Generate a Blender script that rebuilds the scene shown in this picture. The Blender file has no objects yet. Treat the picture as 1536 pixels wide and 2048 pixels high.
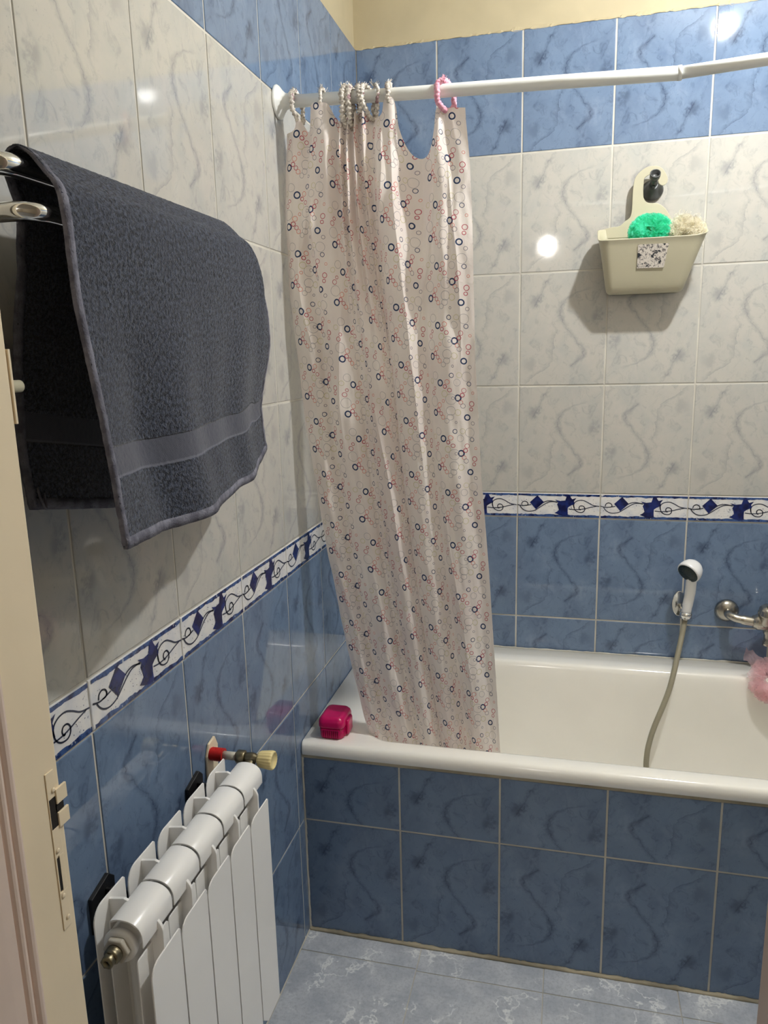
import bpy, bmesh, math, random
from mathutils import Vector, Matrix, noise
PI = math.pi
C = bpy.context.scene.collection
scn = bpy.context.scene

# ---------------------------------------------------------------- camera
cam_d = bpy.data.cameras.new('camera'); cam = bpy.data.objects.new('camera', cam_d); C.objects.link(cam)
_yaw, _pit, _rol, _f = -0.2431, -0.2036, -0.0242, 1494.757
_fw = Vector((math.sin(_yaw)*math.cos(_pit), math.cos(_yaw)*math.cos(_pit), math.sin(_pit)))
_r0 = Vector((math.cos(_yaw), -math.sin(_yaw), 0)); _u0 = _r0.cross(_fw)
_r = _r0*math.cos(_rol) + _u0*math.sin(_rol); _u = -_r0*math.sin(_rol) + _u0*math.cos(_rol)
cam.matrix_world = Matrix(((_r.x, _u.x, -_fw.x, 0.6312), (_r.y, _u.y, -_fw.y, -2.3336), (_r.z, _u.z, -_fw.z, 1.4778), (0, 0, 0, 1)))
cam_d.sensor_fit = 'VERTICAL'; cam_d.sensor_height = 24.0; cam_d.lens = _f/2048*24.0
cam_d.clip_start = 0.02; cam_d.clip_end = 50
scn.camera = cam

# ---------------------------------------------------------------- world, light, exposure
w = bpy.data.worlds.new('world'); scn.world = w; w.use_nodes = True
w.node_tree.nodes['Background'].inputs[0].default_value = (0.9, 0.92, 1.0, 1)
w.node_tree.nodes['Background'].inputs[1].default_value = 0.02
scn.view_settings.view_transform = 'Standard'; scn.view_settings.look = 'None'
scn.view_settings.gamma = 1.0; scn.view_settings.use_curve_mapping = False
scn.view_settings.exposure = 0.25
LAMP_POS = (1.13, -0.77, 2.59); LAMP_R = 0.032; LAMP_E = 1640.0; LAMP_COL = (0.95, 0.955, 0.945)
HALL_POS = (0.42, -4.9, 2.42); HALL_R = 0.066; HALL_E = 108.0; HALL_COL = (1.0, 0.93, 0.86)
try:
    scn.cycles.max_bounces = 10; scn.cycles.diffuse_bounces = 5; scn.cycles.glossy_bounces = 5
    scn.cycles.transparent_max_bounces = 24; scn.cycles.caustics_reflective = False; scn.cycles.sample_clamp_indirect = 8
except Exception:
    pass

# ================================================================ node helpers
def srgb(r, g, b):
    f = lambda c: (c/255/12.92) if c/255 <= 0.04045 else ((c/255+0.055)/1.055)**2.4
    return (f(r), f(g), f(b), 1)

class NT:
    def __init__(s, name):
        s.m = bpy.data.materials.new(name); s.m.use_nodes = True
        s.t = s.m.node_tree; s.n = s.t.nodes; s.l = s.t.links
        s.b = s.n['Principled BSDF']; s.out = s.n['Material Output']
    def new(s, typ, **kw):
        n = s.n.new(typ)
        for k, v in kw.items(): setattr(n, k, v)
        return n
    def put(s, sock, v):
        if isinstance(v, bpy.types.NodeSocket): s.l.new(v, sock)
        elif v is not None: sock.default_value = v
    def math(s, op, a, b=None, c=None, clamp=False):
        n = s.new('ShaderNodeMath', operation=op); n.use_clamp = clamp
        s.put(n.inputs[0], a); s.put(n.inputs[1], b); s.put(n.inputs[2], c); return n.outputs[0]
    def ramp(s, v, a, b, lo=0.0, hi=1.0, smooth=True):
        n = s.new('ShaderNodeMapRange'); n.interpolation_type = 'SMOOTHSTEP' if smooth else 'LINEAR'
        s.put(n.inputs['Value'], v)
        n.inputs['From Min'].default_value = a; n.inputs['From Max'].default_value = b
        n.inputs['To Min'].default_value = lo; n.inputs['To Max'].default_value = hi
        return n.outputs[0]
    def mix(s, f, a, b, blend='MIX'):
        n = s.new('ShaderNodeMix', data_type='RGBA', blend_type=blend)
        s.put(n.inputs[0], f); s.put(n.inputs[6], a); s.put(n.inputs[7], b); return n.outputs[2]
    def noise(s, vec, scale, detail=3, rough=.5, dist=0.0, col=False):
        n = s.new('ShaderNodeTexNoise'); s.put(n.inputs['Vector'], vec)
        n.inputs['Scale'].default_value = scale; n.inputs['Detail'].default_value = detail
        n.inputs['Roughness'].default_value = rough; n.inputs['Distortion'].default_value = dist
        return n.outputs['Color' if col else 'Fac']
    def uv(s, name='UVMap'):
        n = s.new('ShaderNodeUVMap'); n.uv_map = name; return n.outputs[0]
    def sep(s, v):
        n = s.new('ShaderNodeSeparateXYZ'); s.put(n.inputs[0], v); return n.outputs
    def comb(s, x, y, z=0.0):
        n = s.new('ShaderNodeCombineXYZ'); s.put(n.inputs[0], x); s.put(n.inputs[1], y); s.put(n.inputs[2], z); return n.outputs[0]
    def curve(s, v, pts):
        n = s.new('ShaderNodeFloatCurve'); c = n.mapping.curves[0]
        n.mapping.clip_min_x = 0; n.mapping.clip_max_x = 1; n.mapping.clip_min_y = 0; n.mapping.clip_max_y = 1
        c.points[0].location = pts[0]; c.points[1].location = pts[-1]
        for p in pts[1:-1]: c.points.new(*p)
        n.mapping.update(); s.put(n.inputs['Value'], v); return n.outputs[0]
    def bump(s, h, strength=.3, dist=.001, normal=None):
        n = s.new('ShaderNodeBump'); s.put(n.inputs['Height'], h)
        n.inputs['Strength'].default_value = strength; n.inputs['Distance'].default_value = dist
        s.put(n.inputs['Normal'], normal); s.l.new(n.outputs[0], s.b.inputs['Normal']); return n.outputs[0]
    def set(s, **kw):
        for k, v in kw.items(): s.put(s.b.inputs[k.replace('_', ' ')], v)
        return s
    def objco(s):
        return s.new('ShaderNodeTexCoord').outputs['Object']

def plain(name, col, rough=.5, metal=0.0, bump_scale=0, bump_s=.2, vary=.04, spec=.5):
    t = NT(name); co = t.objco()
    nz = t.noise(co, 9.0, 4)
    dark = tuple(c*(1-vary*2) for c in col[:3])+(1,)
    t.set(Base_Color=t.mix(t.ramp(nz, .35, .65), dark, col), Roughness=rough, Metallic=metal)
    t.b.inputs['Specular IOR Level'].default_value = spec
    if bump_scale: t.bump(t.noise(co, bump_scale, 3), bump_s, .001)
    return t.m

def tile_material(name, base, cloud, vein, light, spk, vein_k, rough=.048):
    """one printed ceramic tile: cloudy glaze, an S-shaped vein, a streak and an edge line"""
    t = NT(name); uv = t.uv(); u, v, _ = t.sep(uv)
    n1 = t.noise(uv, 5.0, 5, .6); n2 = t.noise(uv, 17.0, 4, .6); n3 = t.noise(uv, 2.3, 4, .6, .6)
    wob = t.math('ADD', t.math('MULTIPLY', t.math('SUBTRACT', n1, .5), .13), t.math('MULTIPLY', t.math('SUBTRACT', n2, .5), .12))
    uw = t.math('ADD', u, wob)
    cl = t.ramp(n3, .40, .66)
    col = t.mix(t.math('MULTIPLY', cl, .6), base, cloud)
    n4 = t.noise(uv, 8.5, 6, .68, 1.2)
    col = t.mix(t.math('MULTIPLY', t.ramp(n4, .50, .68), .34*vein_k), col, vein)
    blo = t.math('MULTIPLY', t.ramp(n1, .52, .70), .35)
    col = t.mix(blo, col, light)
    # soft dark blotches
    def blob(cx, cy, rx, ry, k, c):   # printed smudge
        dx = t.math('DIVIDE', t.math('SUBTRACT', uw, cx), rx); dy = t.math('DIVIDE', t.math('SUBTRACT', v, cy), ry)
        d = t.math('SQRT', t.math('ADD', t.math('MULTIPLY', dx, dx), t.math('MULTIPLY', dy, dy)))
        d = t.math('ADD', d, t.math('MULTIPLY', t.math('SUBTRACT', n2, .5), 1.6))
        return t.mix(t.math('MULTIPLY', t.ramp(d, 1.0, .1), k), col, c)
    col = blob(.17, .76, .12, .08, .6*vein_k, vein)
    col = blob(.90, .60, .09, .09, .55*vein_k, vein)
    col = blob(.12, .18, .12, .10, .35*vein_k, vein)
    col = blob(.80, .28, .13, .16, .5, light)
    col = blob(.36, .55, .10, .14, .4, light)
    def line(F, G, wd, halo, k, side=0):
        global _
        d = t.math('SUBTRACT', uw, t.curve(v, F)); a = t.math('ABSOLUTE', d); g = t.curve(v, G)
        g2 = t.math('MULTIPLY', g, t.ramp(n2, .30, .58, .25, 1.0))
        core = t.math('MULTIPLY', t.math('MULTIPLY', t.ramp(a, wd, 0.0), g2), k)
        hal = t.math('MULTIPLY', t.math('MULTIPLY', t.ramp(a, halo, 0.0), g), k*.5)
        if side: hal = t.math('MULTIPLY', hal, t.ramp(d, -.002*side, .002*side))
        return t.math('MAXIMUM', core, hal)
    m = line([(0, .58), (.12, .60), (.17, .63), (.21, .70), (.27, .75), (.33, .735), (.40, .675), (.47, .60), (.53, .54), (.59, .485), (.65, .455), (.70, .46), (.75, .50), (.79, .57), (.825, .68), (.86, .80), (1, .85)],
             [(0, 0), (.13, 0), (.17, .8), (.26, 1), (.4, .75), (.5, .6), (.62, 1), (.72, .9), (.80, .7), (.86, .3), (.89, 0), (1, 0)], .013, .06, vein_k)
    m2 = line([(0, .1), (.7, .15), (.78, .22), (.95, .32), (1, .36)], [(0, 0), (.66, 0), (.76, .9), (.86, .5), (.93, .9), (.98, 0), (1, 0)], .016, .05, vein_k)
    m3 = line([(0, .06), (.07, .14), (.12, .26), (.17, .34), (.25, .39), (.33, .41), (.42, .40), (.5, .43), (.56, .40), (1, .4)], [(0, 0), (.04, .6), (.12, .8), (.2, .5), (.36, .8), (.48, .4), (.56, 0), (1, 0)], .009, .07, vein_k*.9, -1)
    m4 = line([(0, .8), (.7, .86), (.8, .93), (.9, .97), (1, .98)], [(0, 0), (.66, 0), (.74, .7), (.86, .4), (.93, 0), (1, 0)], .01, .06, vein_k*.6, -1)
    mm = t.math('MAXIMUM', t.math('MAXIMUM', m, m2), t.math('MAXIMUM', m3, m4))
    col = t.mix(mm, col, vein)
    sp = t.noise(uv, 60.0, 1)
    col = t.mix(t.math('MULTIPLY', t.ramp(sp, .73, .80), .5*vein_k), col, vein)
    t.set(Base_Color=col, Roughness=rough)
    t.b.inputs['Specular IOR Level'].default_value = spk
    t.bump(t.noise(t.objco(), 20.0, 2), .05, .001)
    return t.m

M = {}
M['blue'] = tile_material('blue_glaze', srgb(110, 130, 157), srgb(88, 106, 134), srgb(34, 46, 72), srgb(130, 148, 174), .5, .85)
M['white'] = tile_material('white_glaze', srgb(186, 183, 176), srgb(171, 173, 170), srgb(118, 123, 130), srgb(192, 187, 180), .55, .8)
M['grout'] = plain('grout', srgb(205, 201, 190), .8, bump_scale=300, vary=.10)
M['old_grout'] = plain('old_grout', srgb(178, 168, 145), .85, bump_scale=160, bump_s=.6, vary=.2)
M['plaster'] = plain('cream_plaster', srgb(184, 172, 142), .75, bump_scale=60, bump_s=.25)
M['hall_wall'] = plain('hall_plaster', srgb(214, 204, 186), .8, bump_scale=60)
M['ceiling'] = plain('ceiling_white', srgb(238, 234, 222), .8)
M['enamel'] = plain('tub_enamel', srgb(246, 243, 235), .12, vary=.01, spec=.6)
M['white_paint'] = plain('white_lacquer', srgb(244, 243, 241), .28, vary=.01)
M['rod_white'] = plain('rod_white', srgb(232, 234, 232), .3, vary=.01)
M['cream_paint'] = plain('cream_door_paint', srgb(240, 223, 192), .38, bump_scale=25, bump_s=.25, vary=.02)
M['pink_paint'] = plain('pale_casing_paint', srgb(222, 202, 188), .4, bump_scale=25, bump_s=.2, vary=.02)
M['chrome'] = plain('chrome', (.78, .78, .76, 1), .10, 1.0, vary=.02)
M['worn_chrome'] = plain('worn_chrome', (.55, .52, .46, 1), .25, 1.0, bump_scale=90, bump_s=.15, vary=.18)
M['brass'] = plain('tarnished_brass', (.30, .26, .17, 1), .38, 1.0, bump_scale=120, vary=.2)
M['black_metal'] = plain('black_metal', srgb(28, 28, 30), .5, vary=.3)
M['hole_shade'] = plain('painted_hole_shade', srgb(30, 24, 18), .9)  # deep shade inside openings, put into the colour
M['cream_plastic'] = plain('cream_plastic', srgb(188, 182, 157), .42, vary=.015)
M['yellow_plastic'] = plain('aged_knob_plastic', srgb(236, 218, 158), .4, vary=.02)
M['red_plastic'] = plain('red_sleeve', srgb(200, 34, 30), .45)
M['pipe'] = plain('painted_pipe', srgb(196, 190, 176), .45, vary=.08)
M['magenta'] = plain('magenta_plastic', srgb(196, 6, 92), .22, vary=.05)
M['magenta_clear'] = plain('magenta_ribbed', srgb(182, 4, 84), .3, vary=.08)
M['rubber'] = plain('grey_rubber', srgb(84, 86, 86), .35, vary=.1)
M['white_plastic'] = plain('white_plastic', srgb(236, 236, 236), .22, vary=.01)
M['spray'] = plain('spray_face', srgb(12, 40, 38), .4, vary=.2)
M['hose'] = plain('grey_hose', srgb(150, 144, 124), .35, vary=.05)
M['navy'] = None

def t_navy():
    t = NT('navy_print'); co = t.objco()
    t.set(Base_Color=t.mix(t.ramp(t.noise(co, 40, 4), .4, .62), srgb(10, 18, 66), srgb(24, 40, 104)), Roughness=.1); return t.m
def t_band():
    t = NT('ragged_blue_band'); co = t.objco()
    c = t.mix(t.ramp(t.noise(co, 45, 4, .7), .38, .6), srgb(14, 26, 76), srgb(60, 88, 140))
    c = t.mix(t.ramp(t.noise(co, 120, 3, .7), .63, .70), c, srgb(196, 204, 214))
    t.set(Base_Color=c, Roughness=.1); return t.m
def t_borderw():
    t = NT('border_white_glaze'); co = t.objco()
    c = t.mix(t.ramp(t.noise(co, 30, 4), .4, .7), srgb(226, 224, 222), srgb(206, 208, 214))
    c = t.mix(t.math('MULTIPLY', t.ramp(t.noise(co, 260, 2, .6), .64, .70), t.ramp(t.noise(co, 18, 2), .45, .6)), c, srgb(60, 70, 110))
    t.set(Base_Color=c, Roughness=.1); return t.m
def t_line():
    return plain('grey_scroll_line', srgb(70, 76, 98), .12, vary=.1)
M['navy'] = t_navy(); M['band'] = t_band(); M['borderw'] = t_borderw(); M['scroll'] = t_line()

def t_floor():
    t = NT('grey_floor_tile'); co = t.objco(); uv = t.uv()
    u, v, _ = t.sep(uv)
    n = t.noise(co, 14, 6, .65); c = t.mix(t.ramp(n, .35, .65), srgb(174, 180, 189), srgb(198, 202, 208))
    f = t.noise(co, 130, 3, .7); c = t.mix(t.math('MULTIPLY', t.ramp(f, .45, .65), .35), c, srgb(148, 153, 163))
    dist = t.noise(co, 22, 3, .6, col=True)
    vm = t.new('ShaderNodeVectorMath', operation='MULTIPLY_ADD'); t.put(vm.inputs[0], dist); vm.inputs[1].default_value = (.12, .12, .12); t.put(vm.inputs[2], co)
    w1 = t.new('ShaderNodeTexNoise'); t.put(w1.inputs['Vector'], vm.outputs[0]); w1.inputs['Scale'].default_value = 11; w1.inputs['Detail'].default_value = 2
    ridge = t.math('ABSOLUTE', t.math('SUBTRACT', w1.outputs['Fac'], .5))
    msk = t.ramp(t.noise(co, 9, 3), .47, .60)
    c = t.mix(t.math('MULTIPLY', t.math('MULTIPLY', t.ramp(ridge, .034, .0), msk), .8), c, srgb(238, 240, 240))
    t.set(Base_Color=c, Roughness=.32); t.b.inputs['Specular IOR Level'].default_value = .4
    t.bump(f, .15, .001); return t.m
M['floor'] = t_floor()

def t_towel():
    t = NT('navy_terry'); uv = t.uv(); u, v, _ = t.sep(uv)   # v: metres along the length, u: metres across
    vec = t.comb(u, v, 0.0)
    a = t.noise(vec, 190, 2, .7); b = t.noise(vec, 520, 2, .6); n = t.noise(vec, 14, 3)
    c = t.mix(t.ramp(a, .35, .68), srgb(22, 26, 36), srgb(72, 79, 96))
    c = t.mix(t.math('MULTIPLY', t.ramp(n, .35, .65), .25), c, srgb(48, 52, 66))
    # woven dobby bands: front layer .105-.150 m above the hem on both ends
    def band(lo, hi):
        return t.math('MULTIPLY', t.ramp(v, lo-.001, lo+.001), t.ramp(v, hi+.001, hi-.001))
    bd = t.math('MAXIMUM', band(.078, .112), band(.720, .754))
    wv = t.new('ShaderNodeTexWave'); wv.wave_type = 'BANDS'; wv.bands_direction = 'DIAGONAL'; t.put(wv.inputs['Vector'], vec); wv.inputs['Scale'].default_value = 240
    bc = t.mix(wv.outputs['Fac'], srgb(62, 64, 76), srgb(84, 86, 98))
    bc = t.mix(t.math('MAXIMUM', band(.078, .081), band(.751, .754)), bc, srgb(98, 100, 112))
    c = t.mix(bd, c, bc)
    t.set(Base_Color=c, Roughness=.95); t.b.inputs['Specular IOR Level'].default_value = .15
    t.b.inputs['Sheen Weight'].default_value = .25; t.b.inputs['Sheen Roughness'].default_value = .5
    h = t.math('MULTIPLY', t.math('ADD', a, t.math('MULTIPLY', b, .5)), t.math('SUBTRACT', 1.0, t.math('MULTIPLY', bd, .85)))
    t.bump(h, .9, .003); return t.m
M['towel'] = t_towel()
def t_hem():
    t = NT('towel_hem'); co = t.objco()
    c = t.mix(t.ramp(t.noise(co, 60, 3), .35, .65), srgb(84, 84, 96), srgb(116, 116, 128))
    t.set(Base_Color=c, Roughness=.9); t.bump(t.noise(co, 400, 2), .6, .002); return t.m
M['hem'] = t_hem()

def ring_group():
    g = bpy.data.node_groups.new('printed_ring', 'ShaderNodeTree')
    I = g.interface
    for nm, ty in (('P', 'NodeSocketVector'), ('Center', 'NodeSocketVector'), ('Radius', 'NodeSocketFloat'), ('Width', 'NodeSocketFloat')):
        I.new_socket(nm, in_out='INPUT', socket_type=ty)
    I.new_socket('Mask', in_out='OUTPUT', socket_type='NodeSocketFloat')
    gi = g.nodes.new('NodeGroupInput'); go = g.nodes.new('NodeGroupOutput')
    d = g.nodes.new('ShaderNodeVectorMath'); d.operation = 'DISTANCE'
    g.links.new(gi.outputs[0], d.inputs[0]); g.links.new(gi.outputs[1], d.inputs[1])
    s = g.nodes.new('ShaderNodeMath'); s.operation = 'SUBTRACT'; g.links.new(d.outputs['Value'], s.inputs[0]); g.links.new(gi.outputs[2], s.inputs[1])
    a = g.nodes.new('ShaderNodeMath'); a.operation = 'ABSOLUTE'; g.links.new(s.outputs[0], a.inputs[0])
    q = g.nodes.new('ShaderNodeMath'); q.operation = 'SUBTRACT'; g.links.new(gi.outputs[3], q.inputs[0]); g.links.new(a.outputs[0], q.inputs[1])
    k = g.nodes.new('ShaderNodeMath'); k.operation = 'MULTIPLY'; k.inputs[1].default_value = 3600; k.use_clamp = True; g.links.new(q.outputs[0], k.inputs[0])
    g.links.new(k.outputs[0], go.inputs[0]); return g
RG = ring_group()

def t_curtain():
    t = NT('ring_print_curtain'); uv = t.uv(); u, v, _ = t.sep(uv)
    CW, CH = .118, .124
    col_i = t.math('FLOOR', t.math('DIVIDE', u, CW))
    vo = t.math('ADD', v, t.math('MULTIPLY', col_i, .041))
    pu = t.math('MULTIPLY', t.math('FRACT', t.math('DIVIDE', u, CW)), CW)
    pv = t.math('MULTIPLY', t.math('FRACT', t.math('DIVIDE', vo, CH)), CH)
    P = t.comb(pu, pv, 0.0)
    N, R, O, G, Y, K = srgb(34, 58, 98), srgb(182, 36, 70), srgb(222, 128, 112), srgb(172, 164, 168), srgb(212, 204, 158), srgb(120, 108, 128)
    L = [(18, 30, 6.0, N, 1.9), (38, 96, 6.0, N, 1.9), (78, 62, 6.0, N, 1.9), (96, 18, 5.4, N, 1.8), (66, 112, 4.4, N, 1.0), (104, 92, 4.2, N, .9),
         (29, 36, 4.2, R, 1.0), (33, 47, 5.0, O, .8), (36, 28, 4.0, R, .8), (41, 20, 4.4, O, .8), (50, 88, 3.8, R, 1.0), (56, 98, 4.6, O, .8), (60, 80, 3.8, R, .8),
         (88, 68, 4.0, R, 1.0), (92, 78, 4.6, R, .7), (84, 52, 4.0, O, .8), (88, 44, 4.6, K, .7), (108, 48, 5.0, R, .9), (106, 36, 3.4, R, .9), (14, 74, 4.6, R, .8), (20, 84, 3.2, R, .8),
         (50, 12, 5.0, G, .7), (58, 20, 6.0, G, .7), (60, 34, 9.0, G, .7), (16, 55, 10.5, G, .6), (100, 108, 9.5, G, .6), (62, 60, 10.8, G, .6), (66, 62, 3.0, K, .6), (24, 112, 8.0, G, .6),
         (78, 96, 7.0, G, .6), (48, 72, 6.4, Y, .8), (76, 30, 6.2, Y, .8), (10, 100, 5.0, Y, .7), (84, 112, 5.2, Y, .7), (44, 56, 3.0, O, .7), (112, 72, 2.6, O, .7), (70, 8, 2.4, K, .7), (108, 4.5, 3.6, K, .7)]
    c = srgb(236, 226, 222)
    n = t.noise(uv, 6, 3); c = t.mix(t.ramp(n, .3, .7), srgb(240, 229, 224), srgb(248, 240, 234))
    for (x, y, r, rgb, wd) in L:
        g = t.new('ShaderNodeGroup'); g.node_tree = RG
        t.put(g.inputs[0], P); g.inputs[1].default_value = (x/1000, y/1000, 0); g.inputs[2].default_value = r*1.08/1000; g.inputs[3].default_value = wd*1.75/2000
        c = t.mix(g.outputs[0], c, rgb)
    t.set(Base_Color=c, Roughness=.42); t.b.inputs['Specular IOR Level'].default_value = .45
    nrm = t.bump(t.noise(uv, 38, 4, .6, .5), .35, .004)
    tr = t.new('ShaderNodeBsdfTranslucent'); t.put(tr.inputs[0], c); t.put(tr.inputs[1], nrm)
    mx = t.new('ShaderNodeMixShader'); mx.inputs[0].default_value = .38
    t.l.new(t.b.outputs[0], mx.inputs[1]); t.l.new(tr.outputs[0], mx.inputs[2]); t.l.new(mx.outputs[0], t.out.inputs[0])
    return t.m
M['curtain'] = t_curtain()

def t_mesh(name, col, dens, dark):
    t = NT(name); uv = t.uv()
    n = t.noise(t.objco(), 60, 3)
    t.set(Base_Color=t.mix(t.ramp(n, .35, .65), dark, col), Roughness=.5)
    tl = t.new('ShaderNodeBsdfTranslucent'); t.put(tl.inputs[0], col)
    m1 = t.new('ShaderNodeMixShader'); m1.inputs[0].default_value = .45; t.l.new(t.b.outputs[0], m1.inputs[1]); t.l.new(tl.outputs[0], m1.inputs[2])
    tp = t.new('ShaderNodeBsdfTransparent'); m2 = t.new('ShaderNodeMixShader'); m2.inputs[0].default_value = dens
    t.l.new(tp.outputs[0], m2.inputs[1]); t.l.new(m1.outputs[0], m2.inputs[2]); t.l.new(m2.outputs[0], t.out.inputs[0]); return t.m
M['green_net'] = t_mesh('green_netting', srgb(110, 244, 210), .42, srgb(60, 226, 184))
M['cream_net'] = t_mesh('cream_netting', srgb(250, 246, 232), .5, srgb(240, 234, 214))
M['pink_net'] = t_mesh('pink_netting', srgb(254, 222, 226), .30, srgb(252, 208, 214))

def t_label():
    t = NT('worn_label'); co = t.objco()
    n = t.noise(co, 150, 4, .75); n2 = t.noise(co, 55, 2)
    c = t.mix(t.ramp(n, .51, .58), srgb(214, 206, 196), srgb(96, 92, 92))
    c = t.mix(t.ramp(n2, .64, .66), c, srgb(44, 48, 54))
    t.set(Base_Color=c, Roughness=.6); return t.m
M['label'] = t_label()
def t_wrap(name, a, b, c3):
    t = NT(name); co = t.objco(); n = t.noise(co, 130, 3, .7); n2 = t.noise(co, 60, 2)
    c = t.mix(t.ramp(n, .35, .65), a, b); c = t.mix(t.math('MULTIPLY', t.ramp(n2, .60, .66), .8), c, c3)
    t.set(Base_Color=c, Roughness=.6); t.bump(n, .5, .002); return t.m
M['wrap'] = t_wrap('scrunched_print_fabric', srgb(168, 160, 150), srgb(242, 235, 226), srgb(120, 70, 86))
M['pink_wrap'] = t_wrap('pink_ribbon', srgb(214, 140, 164), srgb(240, 182, 198), srgb(226, 150, 176))
def t_emit(name, col, e):
    t = NT(name); t.set(Base_Color=(1, 1, 1, 1)); t.b.inputs['Emission Color'].default_value = (*col, 1); t.b.inputs['Emission Strength'].default_value = e; return t.m
M['bulb'] = t_emit('lit_bulb', LAMP_COL, LAMP_E); M['globe'] = t_emit('lit_globe', HALL_COL, HALL_E)

# ================================================================ geometry helpers
class MB:
    def __init__(s): s.v = []; s.f = []; s.mi = []; s.uv = []; s.mats = []; s.sm = []
    def mat(s, m):
        if m not in s.mats: s.mats.append(m)
        return s.mats.index(m)
    def face(s, idx, m, uvs=None, smooth=False):
        s.f.append(tuple(idx)); s.mi.append(s.mat(m)); s.uv.append(uvs); s.sm.append(smooth)
    def add(s, pts):
        b = len(s.v); s.v += [tuple(p) for p in pts]; return b
    def quad(s, pts, m, uvs=None, smooth=False):
        b = s.add(pts); s.face(range(b, b+len(pts)), m, uvs, smooth)
    def box(s, x0, x1, y0, y1, z0, z1, m):
        b = s.add([(x, y, z) for z in (z0, z1) for y in (y0, y1) for x in (x0, x1)])
        for q in ((0, 2, 3, 1), (4, 5, 7, 6), (0, 1, 5, 4), (2, 6, 7, 3), (0, 4, 6, 2), (1, 3, 7, 5)): s.face([b+i for i in q], m)
    def rings(s, loops, m, closed=True, cap0=True, cap1=True, smooth=True, uvf=None):
        n = len(loops[0]); bs = [s.add(l) for l in loops]
        for a in range(len(loops)-1):
            for i in range(n if closed else n-1):
                j = (i+1) % n
                uvs = None
                if uvf: uvs = [uvf(a, i), uvf(a, i+1), uvf(a+1, i+1), uvf(a+1, i)]
                s.face([bs[a]+i, bs[a]+j, bs[a+1]+j, bs[a+1]+i], m, uvs, smooth)
        if closed and cap0: s.face([bs[0]+i for i in reversed(range(n))], m)
        if closed and cap1: s.face([bs[-1]+i for i in range(n)], m)
    def tube(s, path, rad, m, seg=16, cap=True, flat=1.0):
        P = [Vector(p) for p in path]; R = rad if isinstance(rad, (list, tuple)) else [rad]*len(P)
        loops = []; prev = None
        for i, p in enumerate(P):
            a = P[max(i-1, 0)]; b = P[min(i+1, len(P)-1)]; t = (b-a).normalized()
            if prev is None:
                up = Vector((0, 0, 1)) if abs(t.z) < .9 else Vector((0, 1, 0)); n = t.cross(up).normalized()
            else:
                n = (prev - t*prev.dot(t)).normalized()
            bn = t.cross(n); prev = n
            loops.append([p + (n*math.cos(2*PI*k/seg) + bn*math.sin(2*PI*k/seg)*flat)*R[i] for k in range(seg)])
        s.rings(loops, m, cap0=cap, cap1=cap)
    def lathe(s, prof, o, ax, m, seg=32, cap=True, mod=None):
        o = Vector(o); ax = Vector(ax).normalized()
        e1 = ax.cross(Vector((0, 0, 1)) if abs(ax.z) < .9 else Vector((1, 0, 0))).normalized(); e2 = ax.cross(e1)
        loops = []
        for (r, h) in prof:
            loops.append([o + ax*h + (e1*math.cos(2*PI*k/seg)+e2*math.sin(2*PI*k/seg))*(r*(mod(k, seg) if mod else 1)) for k in range(seg)])
        s.rings(loops, m, cap0=cap, cap1=cap)
    def prism(s, poly, d0, d1, plane, m, smooth=False):
        """poly in 2D, extruded between d0 and d1 along the third axis. plane 'xy' 'xz' 'yz'"""
        def p3(a, b, d): return {'xy': (a, b, d), 'xz': (a, d, b), 'yz': (d, a, b)}[plane]
        n = len(poly); b0 = s.add([p3(a, b, d0) for a, b in poly]); b1 = s.add([p3(a, b, d1) for a, b in poly])
        for i in range(n):
            j = (i+1) % n; s.face([b0+i, b0+j, b1+j, b1+i], m, None, smooth)
        s.face([b0+i for i in reversed(range(n))], m); s.face([b1+i for i in range(n)], m)
    def build(s, name, parent=None, bevel=0, bseg=2, solid=0, recalc=True, autosmooth=None, sub=0):
        me = bpy.data.meshes.new(name); me.from_pydata(s.v, [], s.f)
        for m in s.mats: me.materials.append(m)
        me.polygons.foreach_set('material_index', s.mi); me.polygons.foreach_set('use_smooth', s.sm)
        if any(s.uv):
            ul = me.uv_layers.new(name='UVMap'); k = 0
            for f, q in zip(s.f, s.uv):
                for i in range(len(f)):
                    if q: ul.data[k].uv = q[i]
                    k += 1
        if recalc:
            bm = bmesh.new(); bm.from_mesh(me); bmesh.ops.recalc_face_normals(bm, faces=bm.faces); bm.to_mesh(me); bm.free()
        me.update()
        o = bpy.data.objects.new(name, me); C.objects.link(o)
        if parent: o.parent = parent
        if solid:
            md = o.modifiers.new('thickness', 'SOLIDIFY'); md.thickness = solid; md.offset = 0
        if bevel:
            md = o.modifiers.new('bevel', 'BEVEL'); md.width = bevel; md.segments = bseg; md.limit_method = 'ANGLE'; md.angle_limit = .6
        if sub:
            md = o.modifiers.new('sub', 'SUBSURF'); md.levels = sub; md.render_levels = sub
        return o

def tag(o, label, cat, group=None):
    o['label'] = label; o['category'] = cat
    if group: o['group'] = group
    return o
def thing(name, label, cat, loc=(0, 0, 0), group=None):
    o = bpy.data.objects.new(name, None); C.objects.link(o); o.location = loc; o.empty_display_size = .05
    return tag(o, label, cat, group)
def struct(o, label=None, cat=None):
    o['kind'] = 'structure'
    if label: o['label'] = label
    if cat: o['category'] = cat
    return o
def part_to(o, root):
    """parent a mesh written in world coordinates under a thing that has its own location"""
    o.parent = root; o.matrix_parent_inverse = Matrix.Translation(root.location).inverted(); return o
def smoothstep(a, b, x):
    t = max(0, min(1, (x-a)/(b-a))); return t*t*(3-2*t)
def lerp(a, b, t): return a+(b-a)*t
def interp(pts, x):
    if x <= pts[0][0]: return pts[0][1]
    for (a, ya), (b, yb) in zip(pts, pts[1:]):
        if x <= b: return lerp(ya, yb, (x-a)/(b-a))
    return pts[-1][1]
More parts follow.
